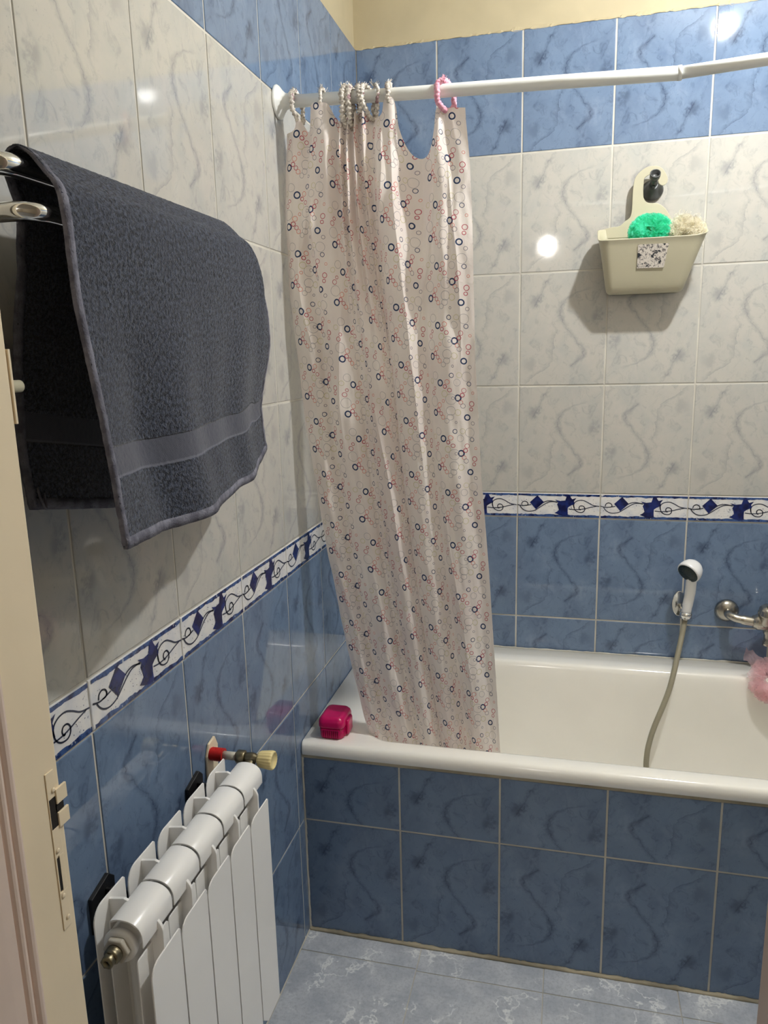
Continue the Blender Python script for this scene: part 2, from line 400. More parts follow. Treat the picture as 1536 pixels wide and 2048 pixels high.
def catmull(pts, n):
    out = []; m = len(pts)
    for i in range(m-1):
        p0, p1, p2, p3 = pts[max(i-1, 0)], pts[i], pts[i+1], pts[min(i+2, m-1)]
        for k in range(n):
            t = k/n
            out.append(tuple(.5*((2*b)+(-a+c)*t+(2*a-5*b+4*c-d)*t*t+(-a+3*b-3*c+d)*t**3) for a, b, c, d in zip(p0, p1, p2, p3)))
    out.append(tuple(pts[-1])); return out

# ---------------------------------------------------------------- tiled surfaces
rnd = random.Random(11)
def tiled(mb, O, U, V, cells, gap=.0046, th=.0016, grout=None, bounds=None):
    """cells: (u0,u1,v0,v1,material,uvbox,rot). O,U,V,N frame"""
    O, U, V = Vector(O), Vector(U), Vector(V); N = U.cross(V)
    P = lambda u, v, n: O+U*u+V*v+N*n
    if bounds:
        a, b, c, d = bounds; mb.quad([P(a, c, 0), P(b, c, 0), P(b, d, 0), P(a, d, 0)], grout or M['grout'])
    for (u0, u1, v0, v1, mat, box, rot) in cells:
        g = gap/2; q = [(u0+g, v0+g), (u1-g, v0+g), (u1-g, v1-g), (u0+g, v1-g)]
        tl = [rnd.uniform(-.00035, .00035) for _ in range(3)]
        tilt = [tl[0], tl[1], tl[2], tl[0]+tl[2]-tl[1]]
        def ring(ins, n, useT):
            cx, cy = (u0+u1)/2, (v0+v1)/2; out = []
            for k, (a, b) in enumerate(q):
                out.append(P(a+(ins if a < cx else -ins), b+(ins if b < cy else -ins), n+(tilt[k] if useT else 0)))
            return out
        l0, l1, l2 = ring(0, 0, False), ring(.0005, th*.75, True), ring(.0018, th, True)
        bx0, bx1, by0, by1 = box
        uvs = [(bx0, by0), (bx1, by0), (bx1, by1), (bx0, by1)]
        if rot: uvs = [(1-a, 1-b) for a, b in uvs]
        b = mb.add(l0+l1+l2)
        for s_ in (0, 4):
            for k in range(4):
                j = (k+1) % 4
                mb.face([b+s_+k, b+s_+j, b+s_+4+j, b+s_+4+k], mat, [uvs[k], uvs[j], uvs[j], uvs[k]])
        mb.face([b+8, b+9, b+10, b+11], mat, uvs)
TW, THh = .25, .327
ZR = [0.0, .324, .651, .978]; ZB = (.978, 1.0555); ZU = [1.0555, 1.3835, 1.7110, 2.041, 2.362]
def grid_cells(cols, rows, mats, rot0=0, swap=0, pat=None):
    cells = []
    for i in range(len(cols)-1):
        for j in range(len(rows)-1):
            u0, u1, v0, v1 = cols[i], cols[i+1], rows[j], rows[j+1]
            rot = (i+rot0) % 2 if pat is None else pat(i, j)
            cells.append((u0, u1, v0, v1, mats[j], (1-min(1, (u1-u0)/TW), 1, 1-min(1, (v1-v0)/THh), 1), rot))
    return cells
rows_all = ZR+ZU
def wall_mats(): return [M['blue']]*3+[None]+[M['white']]*3+[M['blue']]
def make_tiled_wall(name, O, U, V, cols, rot0, label, zmin=0.0):
    mb = MB(); mats = wall_mats(); cells = []
    for c in grid_cells(cols, rows_all, mats, rot0, pat=lambda i, j: ((i+rot0+(1 if j in (1,) else 0)) % 2)):
        if c[4] is not None: cells.append(c)
    tiled(mb, O, U, V, cells, bounds=(cols[0], cols[-1], 0, 2.3605))
    return mb

# border strip tile drawing, in unit tile coordinates (0..1, 0..1)
def border_uv(X, Y): return ((X-10)/1285, 1-(Y-1527-25*(X-10)/1285)/352)
DIAM = [border_uv(*p) for p in ((325, 1562), (432, 1665), (305, 1772), (208, 1665))]
BLOB = [border_uv(*p) for p in ((605, 1628), (690, 1648), (765, 1640), (778, 1600), (790, 1562), (832, 1560), (852, 1596), (872, 1622), (938, 1604), (900, 1650), (912, 1690), (842, 1722), (808, 1745), (806, 1800), (812, 1862), (745, 1874), (690, 1858), (600, 1825), (640, 1805), (668, 1780), (655, 1735), (638, 1700), (655, 1668))]
LINES = [[(5, 1698), (40, 1708), (90, 1716), (150, 1712), (225, 1700)],
         [(75, 1700), (85, 1668), (120, 1650), (160, 1662), (178, 1692), (160, 1712), (120, 1714)],
         [(50, 1716), (80, 1755), (130, 1788), (200, 1802), (290, 1785), (370, 1738), (450, 1690), (530, 1658), (640, 1660)],
         [(425, 1668), (470, 1650), (540, 1645), (640, 1668)],
         [(905, 1745), (900, 1700), (920, 1665), (970, 1642), (1040, 1640), (1110, 1668), (1190, 1710), (1290, 1728)],
         [(895, 1690), (900, 1740), (925, 1785), (970, 1812), (1030, 1816), (1065, 1790), (1068, 1750), (1040, 1722), (1000, 1722), (982, 1750), (995, 1778), (1012, 1776)],
         [(822, 1766), (900, 1775), (990, 1774), (1080, 1760), (1170, 1740), (1250, 1726)]]
def border_strip(name, O, U, V, cols, z0, z1, label):
    O, U, V = Vector(O), Vector(U), Vector(V); N = U.cross(V); mb = MB(); rr = random.Random(5)
    cells = [(a, b, z0, z1, M['borderw'], (0, 1, 0, 1), 0) for a, b in zip(cols, cols[1:])]
    st = rnd.getstate(); tiled(mb, O, U, V, cells, gap=.003, th=.0022, bounds=(cols[0], cols[-1], z0-.001, z1+.001)); rnd.setstate(st)
    n = .0027
    H = z1-z0-.003
    for a, b in zip(cols, cols[1:]):
        W = TW-.003
        full = b-.0015
        def P(u, v, k=0):
            x = full-(1-u)*W; x = max(x, a+.0025)
            return O+U*x+V*(z0+.0015+v*H)+N*(n+k)
        def vis(u): return full-(1-u)*W >= a-.0001
        # ragged bands
        for (base, inner, sgn) in ((.985, .895, -1), (.015, .115, 1)):
            xs = [i/40 for i in range(41)]; prev = None
            for i in range(40):
                if not vis(xs[i]): continue
                def e(x): return inner + sgn*(.035*noise.noise(Vector((x*9+a*31, base*7, 3)))+.03*noise.noise(Vector((x*33, base*5+a, 9))))
                mb.quad([P(xs[i], base), P(xs[i+1], base), P(xs[i+1], e(xs[i+1])), P(xs[i], e(xs[i]))], M['band'])
        for poly in (DIAM, BLOB):
            if all(vis(p[0]) for p in poly): mb.quad([P(u, v, .0002) for u, v in poly], M['navy'])
        for ln in LINES:
            pts = catmull([border_uv(*p) for p in ln], 5); wd = .0013
            pts = [(full-(1-u)*W, v*H) for u, v in pts if vis(u)]
            if len(pts) < 3: continue
            for i in range(len(pts)-1):
                (x0, y0), (x1, y1) = pts[i], pts[i+1]; dx, dy = x1-x0, y1-y0; l = math.hypot(dx, dy) or 1; ox, oy = -dy/l*wd, dx/l*wd
                ex, ey = dx/l*wd*.4, dy/l*wd*.4
                q = [(x0-ex+ox, y0-ey+oy), (x0-ex-ox, y0-ey-oy), (x1+ex-ox, y1+ey-oy), (x1+ex+ox, y1+ey+oy)]
                mb.quad([O+U*x+V*(z0+.0015+y)+N*(n+.0001) for x, y in q], M['scroll'])
        for _ in range(46):   # printed specks
            cu = rr.gauss(.47, .12) if rr.random() < .65 else rr.random(); cv = rr.uniform(.2, .8)
            if not (.02 < cu < .98) or not vis(cu): continue
            s1, s2, an = rr.uniform(.0006, .0017), rr.uniform(.0004, .0009), rr.uniform(0, PI)
            x, y = full-(1-cu)*W, cv*H
            q = [(x+math.cos(an+k*PI/2)*(s1 if k % 2 == 0 else s2), y+math.sin(an+k*PI/2)*(s1 if k % 2 == 0 else s2)) for k in range(4)]
            mb.quad([O+U*xx+V*(z0+.0015+yy)+N*(n+.00005) for xx, yy in q], M['navy'])
    o = mb.build(name, recalc=False); return struct(o, label, 'tile border')

# ================================================================ STRUCTURE
RX = 1.72; FY = -1.73; CZ = 2.68
# left wall (x=0), u runs towards the back wall; O at y=0 side mirrored so that N=+x
Lc = [-2.0, -1.755, -1.505, -1.250, -1.002, -.754, -.504, -.256, -.003]
mb = make_tiled_wall('wall_left', (0, 0, 0), (0, 1, 0), (0, 0, 1), [max(c, FY) if i == 0 else c for i, c in enumerate(Lc) if c > FY or i == 0][0:0] or [c for c in ([FY]+[c for c in Lc if c > FY+.02])], 0, '')
mb.quad([(-.006, FY, 2.355), (-.006, .01, 2.355), (-.006, .01, CZ), (-.006, FY, CZ)], M['plaster'])
mb.quad([(-.006, FY, 2.3605), (-.006, .01, 2.3605), (.0, .01, 2.3605), (.0, FY, 2.3605)], M['plaster'])
struct(mb.build('wall_left', recalc=False))
border_strip('trim_1', (0.0002, 0, 0), (0, 1, 0), (0, 0, 1), [FY]+[c for c in Lc if c > FY+.02], ZB[0], ZB[1], 'navy and white patterned tile border running along the left wall')
# back wall (y=0): u=+x needs N=-y : U=(1,0,0),V=(0,0,1) -> U x V = (0,-1,0)
Bc = [.0, .2405, .4845, .7335, .985, 1.235, 1.485, RX]
mb = make_tiled_wall('wall_back', (0, 0, 0), (1, 0, 0), (0, 0, 1), Bc, 0, '')
mb.quad([(-.01, .006, 2.355), (RX+.01, .006, 2.355), (RX+.01, .006, CZ), (-.01, .006, CZ)], M['plaster'])
mb.quad([(-.01, .006, 2.3605), (RX, .006, 2.3605), (RX, 0, 2.3605), (-.01, 0, 2.3605)], M['plaster'])
def ragged_edge(mb, ax, seed):
    n = 260; r_ = random.Random(seed); top = 2.3605
    for k in range(n):
        L_ = RX/n; t0 = k*L_; h = max(0, .003+.006*noise.noise(Vector((t0*40, seed, 0)))+.004*noise.noise(Vector((t0*160, seed, 3)))); h1 = max(0, .003+.006*noise.noise(Vector(((t0+L_)*40, seed, 0)))+.004*noise.noise(Vector(((t0+L_)*160, seed, 3))))
        mb.quad([(t0, -.0024, top-h*.6), (t0+L_, -.0024, top-h1*.6), (t0+L_, .0062, top+.004+h1), (t0, .0062, top+.004+h)], M['plaster'])
ragged_edge(mb, 0, 4.4)
struct(mb.build('wall_back', recalc=False))
border_strip('trim_2', (0, -.0002, 0), (1, 0, 0), (0, 0, 1), Bc, ZB[0], ZB[1], 'navy and white patterned tile border across the back wall above the bath')
# right wall (off frame, seen in reflections)
Rc = [0, .25, .5, .75, 1.0, 1.25, 1.5, 1.73]
mb = make_tiled_wall('wall_right', (RX, 0, 0), (0, -1, 0), (0, 0, 1), Rc, 1, '')
tiled(mb, (RX, 0, 0), (0, -1, 0), (0, 0, 1), [(a, b, ZB[0], ZB[1], M['borderw'], (0, 1, 0, 1), 0) for a, b in zip(Rc, Rc[1:])])
mb.quad([(RX+.006, 0, 2.355), (RX+.006, FY, 2.355), (RX+.006, FY, CZ), (RX+.006, 0, CZ)], M['plaster'])
mb.quad([(RX+.006, 0, 2.355), (RX+.006, FY, 2.355), (RX, FY, 2.3605), (RX, 0, 2.3605)], M['plaster'])
struct(mb.build('wall_right', recalc=False))
# front wall with the doorway the picture is taken through
DX0, DX1, DZ = .105, .825, 2.12; WY = -1.86
mb = MB()
mb.box(-.9, DX0, WY, FY-.002, 0, CZ, M['hall_wall']); mb.box(DX1, 2.3, WY, FY-.002, 0, CZ, M['hall_wall']); mb.box(DX0, DX1, WY, FY-.002, DZ, CZ, M['hall_wall'])
struct(mb.build('wall_front'))
# tub apron
AY = -.716
mb = MB()
Ac = [.003, .252, .497, .742, .985, 1.235, 1.485, RX]
Ar = [.004, .324, .500]
cells = grid_cells(Ac, Ar, [M['blue']]*2, 0, pat=lambda i, j: [[0, 0], [0, 0], [1, 0], [1, 1], [0, 1], [1, 0], [0, 1]][i][j])
tiled(mb, (0, AY, 0), (1, 0, 0), (0, 0, 1), cells, bounds=(0, RX, 0, .512))
mb.quad([(0, AY, .512), (RX, AY, .512), (RX, AY+.03, .512), (0, AY+.03, .512)], M['old_grout'])
mb.quad([(0, AY+.03, 0), (0, AY+.03, .512), (RX, AY+.03, .512), (RX, AY+.03, 0)], M['old_grout'])
def rough_strip(mb, p0, p1, h, d, seed, m, n=160):
    """a bead of hand-laid mortar between two points, h high and d deep"""
    p0, p1 = Vector(p0), Vector(p1); L = (p1-p0).length; T = (p1-p0).normalized()
    up = Vector((0, 0, 1)) if abs(T.z) < .9 else Vector((1, 0, 0)); out = Vector(d)
    loops = []
    for i in range(n+1):
        s = i/n; a = 1+.55*noise.noise(Vector((s*L*30, seed, 0)))+.35*noise.noise(Vector((s*L*110, seed, 5)))
        c = p0+T*(s*L); H = up*h*a; D = out*(.7+.3*a)
        loops.append([c, c+D*.8, c+D+H*.35, c+D*.6+H*.9, c+H])
    mb.rings(loops, m)
rough_strip(mb, (0, AY, .4985), (RX, AY, .4985), .010, (0, -.004, 0), 3.3, M['old_grout'], 400)
rough_strip(mb, (0, AY-.001, 0), (RX, AY-.001, 0), .008, (0, -.008, 0), 8.1, M['old_grout'], 300)
rough_strip(mb, (.0, AY-.001, 0), (.0, AY-.001, .505), .006, (0, -.003, 0), 1.7, M['grout'], 100)
struct(mb.build('wall_apron', recalc=True))

# floor
mb = MB()
xs = [0, .303, .608, .916, 1.222, 1.53, RX]; ys = [-.722, -.797, -1.105, -1.413, FY-.12]
for i in range(len(xs)-1):
    for j in range(len(ys)-1):
        off = .006 if (i == 0 and j < 2) else 0
        tiled(mb, (0, 0, 0), (1, 0, 0), (0, 1, 0), [(xs[i], xs[i+1], ys[j+1]+(off if j == 0 else 0), ys[j]+(off if j == 1 else 0), M['floor'], (0, 1, 0, 1), 0)], gap=.0022, th=.0006)
mb.quad([(-.9, -6.2, -.001), (2.3, -6.2, -.001), (2.3, 0, -.001), (-.9, 0, -.001)], M['grout'])
mb.quad([(-.9, -6.2, .0), (2.3, -6.2, .0), (2.3, FY-.12, .0), (-.9, FY-.12, .0)], M['floor'])
rough_strip(mb, (.0, -1.72, 0), (.0, AY, 0), .0045, (.004, 0, 0), 4.2, M['grout'], 120)
struct(mb.build('floor', recalc=False))
mb = MB(); mb.box(-.9, 2.3, -6.2, .02, CZ, CZ+.05, M['ceiling']); struct(mb.build('ceiling'))
# hallway behind the camera (seen only in the glaze of the tiles)
mb = MB(); mb.quad([(-.9, -6.2, 0), (-.9, WY, 0), (-.9, WY, CZ), (-.9, -6.2, CZ)], M['hall_wall']); mb.quad([(2.3, -6.2, 0), (2.3, WY, 0), (2.3, WY, CZ), (2.3, -6.2, CZ)], M['hall_wall'])
mb.quad([(-.9, -6.2, 0), (2.3, -6.2, 0), (2.3, -6.2, CZ), (-.9, -6.2, CZ)], M['hall_wall']); struct(mb.build('wall_hall', recalc=False))

# door jambs: profile in x-y extruded in z
mb = MB()
def fillet(cx, cy, r, a0, a1, n=6): return [(cx+r*math.cos(math.radians(a0+(a1-a0)*k/n)), cy+r*math.sin(math.radians(a0+(a1-a0)*k/n))) for k in range(n+1)]
mb.prism([(DX0, -1.722), (.118, -1.722), (.12, -1.724), (.12, -1.785), (DX0, -1.785)], 0, DZ+.015, 'xy', M['cream_paint'])
struct(mb.build('door_1', bevel=.0015, recalc=True), 'cream painted left door jamb with cut-outs for the latch', 'door frame')
mb = MB()
prof = [(DX0, -1.785), (.119, -1.785)] + fillet(.119, -1.792, .007, 90, -80) + [(.1195, -1.8)] + fillet(.122, -1.807, .006, 80, -80) + [(.1225, -1.815), (.130, -1.818), (.131, -1.832), (.131, -1.875), (DX0-.05, -1.875), (DX0-.05, WY), (DX0, WY)]
mb.prism(prof, 0, DZ+.015, 'xy', M['pink_paint'])
struct(mb.build('trim_3', recalc=True), 'pale pink moulded casing at the left edge of the doorway', 'door casing')
mb = MB()
mb.prism([(DX1, -1.72), (.808, -1.72), (.806, -1.722), (.806, -1.80), (.80, -1.806), (.80, -1.875), (DX1+.05, -1.875), (DX1+.05, WY), (DX1, WY)], 0, DZ+.015, 'xy', M['pink_paint'])
struct(mb.build('trim_4', recalc=True), 'beige right door jamb at the lower right edge of the view', 'door frame')
mb = MB(); mb.box(.1205, .806, -1.785, -1.722, DZ-.018, DZ+.01, M['cream_paint']); struct(mb.build('trim_5', bevel=.001))

# strike plate let into the left jamb
sp = thing('strike_plate', 'cream painted latch strike plate with dark slots in the door jamb', 'strike plate', (.12, -1.735, .98))
mb = MB()
X = .1205
def slab(y0, y1, z0, z1, t=.0007): mb.box(X-.0006, X+t, y0, y1, z0, z1, M['cream_paint'])
slab(-1.7435, -1.731, .884, .929); slab(-1.7375, -1.731, .929, .971); slab(-1.7435, -1.7415, .929, .971); slab(-1.7435, -1.731, .971, 1.004)
slab(-1.7435, -1.7425, 1.004, 1.038); slab(-1.7435, -1.731, 1.038, 1.068)
slab(-1.7325, -1.716, 1.028, 1.045, .0022); slab(-1.7325, -1.716, 1.001, 1.018, .0022)
plate_o = part_to(mb.build('plate', bevel=.0006), sp)
mb = MB(); mb.box(X-.0004, X+.0006, -1.7425, -1.7325, 1.004, 1.037, M['hole_shade']); mb.box(X-.0004, X+.0006, -1.734, -1.7215, 1.0185, 1.0275, M['hole_shade']); part_to(mb.build('latch_hole_shade', recalc=True), sp)  # flat dark slabs: shade of the open latch slot as colour
mb = MB(); mb.box(X-.0004, X+.0006, -1.7418, -1.7375, .931, .969, M['hole_shade']); part_to(mb.build('bolt_hole_shade', recalc=True), sp)  # flat dark slab, painted shade of the bolt slot
for (yy, zz) in ((-1.739, .978), (-1.739, .924), (-1.735, 1.046), (-1.736, .896)):
    mb = MB(); mb.lathe([(.0028, 0), (.0026, .0006), (.0012, .0009)], (X+.001, yy, zz), (1, 0, 0), M['cream_paint'], 12); sc_ = mb.build('screw'); sc_.parent = plate_o
# bolt keeper above
kp = thing('bolt_keeper', 'small cream ring-shaped bolt keeper on the jamb beside the towel', 'bolt keeper', (.119, -1.716, 1.459))
mb = MB(); mb.box(.1085, .1205, -1.7215, -1.7185, 1.424, 1.494, M['cream_paint']); part_to(mb.build('plate', bevel=.0005), kp)
mb = MB(); mb.lathe([(.0060, 0), (.0060, .019), (.0043, .019), (.0043, 0), (.0060, 0)], (.111, -1.7190, 1.459), (0, 1, 0), M['cream_plastic'], 28, cap=False)
mb.lathe([(.0042, .006), (.0001, .006)], (.111, -1.7190, 1.459), (0, 1, 0), M['brass'], 28, cap=False)
part_to(mb.build('ring', recalc=True), kp)

# ================================================================ LAMPS
lp = thing('ceiling_bulb', 'bare round bulb in a white holder under the ceiling', 'lamp', LAMP_POS)
mb = MB(); mb.lathe([(LAMP_R*math.sin(PI*k/16)+.00001, -LAMP_R*math.cos(PI*k/16)) for k in range(10)], LAMP_POS, (0, 0, 1), M['bulb'], 24); part_to(mb.build('bulb'), lp)
mb = MB(); mb.lathe([(LAMP_R*1.01, .004), (LAMP_R*1.01, .010), (.027, .022), (.018, .034), (.016, .036), (.016, .040)], LAMP_POS, (0, 0, 1), M['white_plastic'], 32); part_to(mb.build('bulb_housing'), lp)
mb = MB(); mb.lathe([(.016, .036), (.019, .036), (.019, .060), (.045, .066), (.05, .088)], LAMP_POS, (0, 0, 1), M['white_plastic'], 32); part_to(mb.build('lamp_holder'), lp)
hl = thing('hall_globe_lamp', 'round white globe lamp hanging in the hallway', 'lamp', HALL_POS)
mb = MB(); mb.lathe([(HALL_R*math.sin(PI*k/20)+.00001, -HALL_R*math.cos(PI*k/20)) for k in range(21)], HALL_POS, (0, 0, 1), M['globe'], 28); part_to(mb.build('globe'), hl)
mb = MB(); mb.lathe([(.03, .085), (.03, .1), (.008, .105), (.008, .24), (.05, .245), (.055, .262)], HALL_POS, (0, 0, 1), M['chrome'], 28); part_to(mb.build('lamp_stem'), hl)

# ================================================================ BATHTUB
def rrect(x0, x1, y0, y1, r, z, n=10, m=14):
    pts = []
    for (cx, cy, a0) in ((x1-r, y1-r, 0), (x0+r, y1-r, 90), (x0+r, y0+r, 180), (x1-r, y0+r, 270)):
        for k in range(n+1):
            a = math.radians(a0+90*k/n); pts.append((cx+r*math.cos(a), cy+r*math.sin(a)))
    out = []
    N = len(pts)
    for i in range(N):
        a, b = pts[i], pts[(i+1) % N]; out.append((a[0], a[1], z))
        if (i+1) % (n+1) == 0:
            for k in range(1, m): out.append((lerp(a[0], b[0], k/m), lerp(a[1], b[1], k/m), z))
    return out
tub = thing('bathtub', 'white enamel built-in bathtub behind the blue tiled front', 'bathtub', (.86, -.36, .0))
mb = MB()
X0, X1, Y0, Y1 = .003, RX-.003, -.724, -.003
L = [rrect(X0, X1, Y0+.006, Y1, .004, .506), rrect(X0, X1, Y0, Y1, .005, .509), rrect(X0, X1, Y0-.002, Y1, .006, .520), rrect(X0, X1, Y0, Y1, .006, .532),
     rrect(X0, X1, Y0+.005, Y1, .006, .5385), rrect(X0+.001, X1-.001, Y0+.012, Y1-.001, .008, .541)]
ox0, ox1, oy0, oy1 = .150, 1.60, -.668, -.112
for (ins, z, r, dx) in ((-.012, .541, .075, 0), (-.004, .5385, .078, 0), (0, .533, .08, 0), (.004, .522, .082, 0), (.008, .49, .085, .005), (.014, .42, .09, .02), (.024, .32, .10, .05), (.04, .22, .11, .09), (.065, .175, .12, .13), (.11, .155, .11, .19), (.16, .15, .08, .26)):
    L.append(rrect(ox0+ins+dx*1.0, ox1-ins-dx*.3, oy0+ins, oy1-ins, r, z))
mb.rings(L, M['enamel'], cap0=False)
part_to(mb.build('tub_shell', recalc=True), tub)
mb = MB(); mb.lathe([(.036, 0), (.036, .003), (.028, .005), (.012, .004)], (1.35, -.39, .152), (0, 0, 1), M['chrome'], 28); part_to(mb.build('drain'), tub)
mb = MB(); rough_strip(mb, (.003, -.0045, .541), (RX-.003, -.0045, .541), .004, (0, -.003, 0), 2.2, M['grout'], 200); part_to(mb.build('sealant'), tub)

# ================================================================ SHOWER ROD
rod = thing('shower_rod', 'white tension shower curtain rod spanning above the bath', 'curtain rod', (.003, -.668, 2.025))
J = (.823, -.668, 1.9985)
mb = MB(); P0 = (.02, -.668, 2.0245); mb.tube([P0, (.3, -.668, 2.0145), (.6, -.668, 2.0055), J], .0128, M['rod_white'], 28); part_to(mb.build('outer_tube'), rod)
mb = MB(); mb.tube([(.815, -.668, 1.9985), (1.0, -.668, 2.0075), (1.4, -.668, 2.0265), (RX-.02, -.668, 2.041)], .0113, M['rod_white'], 28); part_to(mb.build('inner_tube'), rod)
mb = MB(); mb.tube([(.819, -.668, 1.9985), (.8265, -.668, 1.9988)], .0134, M['rod_white'], 28); part_to(mb.build('joint_ring'), rod)
for (x, ax, z) in ((.0022, (1, 0, 0), 2.025), (RX-.0022, (-1, 0, 0), 2.0415)):
    mb = MB(); mb.lathe([(.034, 0), (.0345, .003), (.032, .006), (.024, .012), (.017, .019), (.0155, .024), (.0155, .034), (.013, .036)], (x, -.668, z), ax, M['rod_white'], 36); part_to(mb.build('flange'), rod)

# ================================================================ CURTAIN
XL = [(.5, .168), (.583, .146), (.769, .108), (1.024, .066), (1.327, .031), (1.45, .022), (1.612, .009), (1.75, .008), (1.9, .014), (1.99, .020)]
XR = [(.5, .493), (.528, .490), (.732, .478), (.979, .462), (1.213, .444), (1.49, .430), (1.698, .427), (1.868, .420), (1.955, .411), (1.99, .409)]
ZT = [(.0, 1.962), (.06, 1.966), (.075, 1.992), (.105, 1.975), (.13, 1.962), (.155, 1.985), (.168, 2.006), (.21, 2.009), (.262, 2.005), (.285, 1.985), (.32, 1.978), (.40, 1.983), (.45, 1.986), (.50, 1.972), (.555, 1.978), (.575, 2.002), (.625, 2.002),
      (.640, 1.955), (.67, 1.918), (.71, 1.898), (.76, 1.893), (.80, 1.905), (.835, 1.945), (.852, 1.979), (.90, 1.977), (1.0, 1.979)]
ZT = [p[:2] for p in catmull(ZT, 6)]
PROF_T = [(0, 0), (.03, -.010), (.08, -.006), (.13, .010), (.16, -.012), (.20, -.020), (.26, -.018), (.285, .012), (.31, .020), (.33, -.012), (.345, .018), (.37, -.016), (.385, .018), (.41, -.018), (.43, .016), (.46, -.016), (.49, .012), (.53, -.010), (.57, -.022), (.62, -.020),
          (.64, .004), (.69, .016), (.76, .018), (.81, .004), (.855, -.018), (.895, -.006), (.94, -.014), (1.0, -.004)]
PROF_B = [(0, 0), (.045, -.010), (.09, -.016), (.135, -.010), (.16, .004), (.20, -.004), (.26, -.014), (.32, -.016), (.355, -.004), (.37, .008), (.40, .002), (.44, -.010), (.48, -.016), (.52, -.012), (.545, .004), (.558, .016), (.552, .020), (.572, .006), (.61, -.010), (.655, -.016),
          (.70, -.010), (.735, .006), (.76, .008), (.80, -.006), (.86, -.014), (.91, -.006), (.95, .002), (1.0, .0)]
assert len(PROF_B) == len(PROF_T)
CREASES = [(.16, 1.93, .09, 1.70, .012, .022), (.17, 1.80, .22, 1.50, .008, .015), (.34, 1.93, .43, 1.55, .010, .018), (.57, 1.95, .52, 1.72, .009, .02), (.86, 1.92, .66, 1.42, .013, .022),
           (.62, 1.90, .70, 1.20, .010, .02), (.90, 1.90, .93, 1.45, .009, .018), (.08, 1.72, .12, 1.45, .010, .03), (.30, 1.60, .24, 1.25, .008, .02), (.70, 1.42, .82, 1.18, .007, .02), (.46, 1.35, .52, .95, .007, .02), (.80, 1.15, .84, .60, .008, .016)]
def curtain():
    n = 26; T = catmull(PROF_T, n); B = catmull(PROF_B, n); cols = len(T); rows = 330; zb = .503
    # arc length along the cloth at mid height gives the print its coordinates
    arc = [0.0]; mid = [((a[0]*.5+b[0]*.5)*.42, (a[1]*.55+b[1]*.75)*1.0) for a, b in zip(T, B)]
    for i in range(1, cols): arc.append(arc[-1]+math.hypot(mid[i][0]-mid[i-1][0], mid[i][1]-mid[i-1][1]))
    mb = MB(); loops = []; uvs = []
    for j in range(rows+1):
        row = []; ur = []
        for i in range(cols):
            xt = T[i][0]; ztop = interp(ZT, xt)
            s = j/rows; z = lerp(ztop, zb, s)
            k = smoothstep(1.95, 1.35, z)
            xf = lerp(T[i][0], B[i][0], k); yo = lerp(T[i][1], B[i][1], k)
            xl, xr = interp(XL, z), interp(XR, z)
            drift = .020*math.sin(PI*max(0, min(1, xf)))*math.sin((z-.5)*2.1)
            x = xl+(xr-xl)*xf - drift*.5
            amp = lerp(1.0, 1.12, smoothstep(1.9, 1.2, z))*lerp(1.0, .7, smoothstep(.68, .52, z))
            yc = lerp(-.668, -.668, 0) if z > 1.9 else lerp(-.668, -.640, smoothstep(1.9, .55, z))
            # creases fanning out from the rings and a pulled swag between the last two
            up = smoothstep(1.35, 1.95, z)
            wr = .016*up*noise.noise(Vector((xf*9+z*5, z*4-xf*3, 1.3)))+.0045*noise.noise(Vector((xf*16+z*2, z*7, 7.7)))+.0030*noise.noise(Vector((xf*30, z*16, 3.1)))
            wr += .006*up*abs(math.sin((xf*2.3-z*2.2)*7))*smoothstep(.6, .7, xf)
            for (xa, za, xb, zb2, am, wd) in CREASES:
                t_ = (za-z)/(za-zb2)
                if -.15 < t_ < 1.15:
                    dd = abs(xf-lerp(xa, xb, t_)-.012*math.sin(t_*5+za*9)); fade = smoothstep(-.15, .15, t_)*smoothstep(1.15, .7, t_)
                    wr -= am*fade*math.exp(-dd/wd)
            wr += .005*smoothstep(.30, .0, xf)*abs(noise.noise(Vector((z*9, xf*8, 12))))
            y = yc+yo*amp+wr
            if z < .60: y = max(y, -.661+0*z)
            row.append((max(x, .006), y, z)); ur.append((arc[i], z + (0)))
        loops.append(row); uvs.append(ur)
    mb.rings(loops, M['curtain'], closed=False, uvf=lambda a, i: uvs[a][i])
    o = mb.build('shower_curtain', recalc=False); return o
cur = curtain()
tag(cur, 'pale shower curtain printed with small coloured rings, gathered at the left of the rod', 'shower curtain')

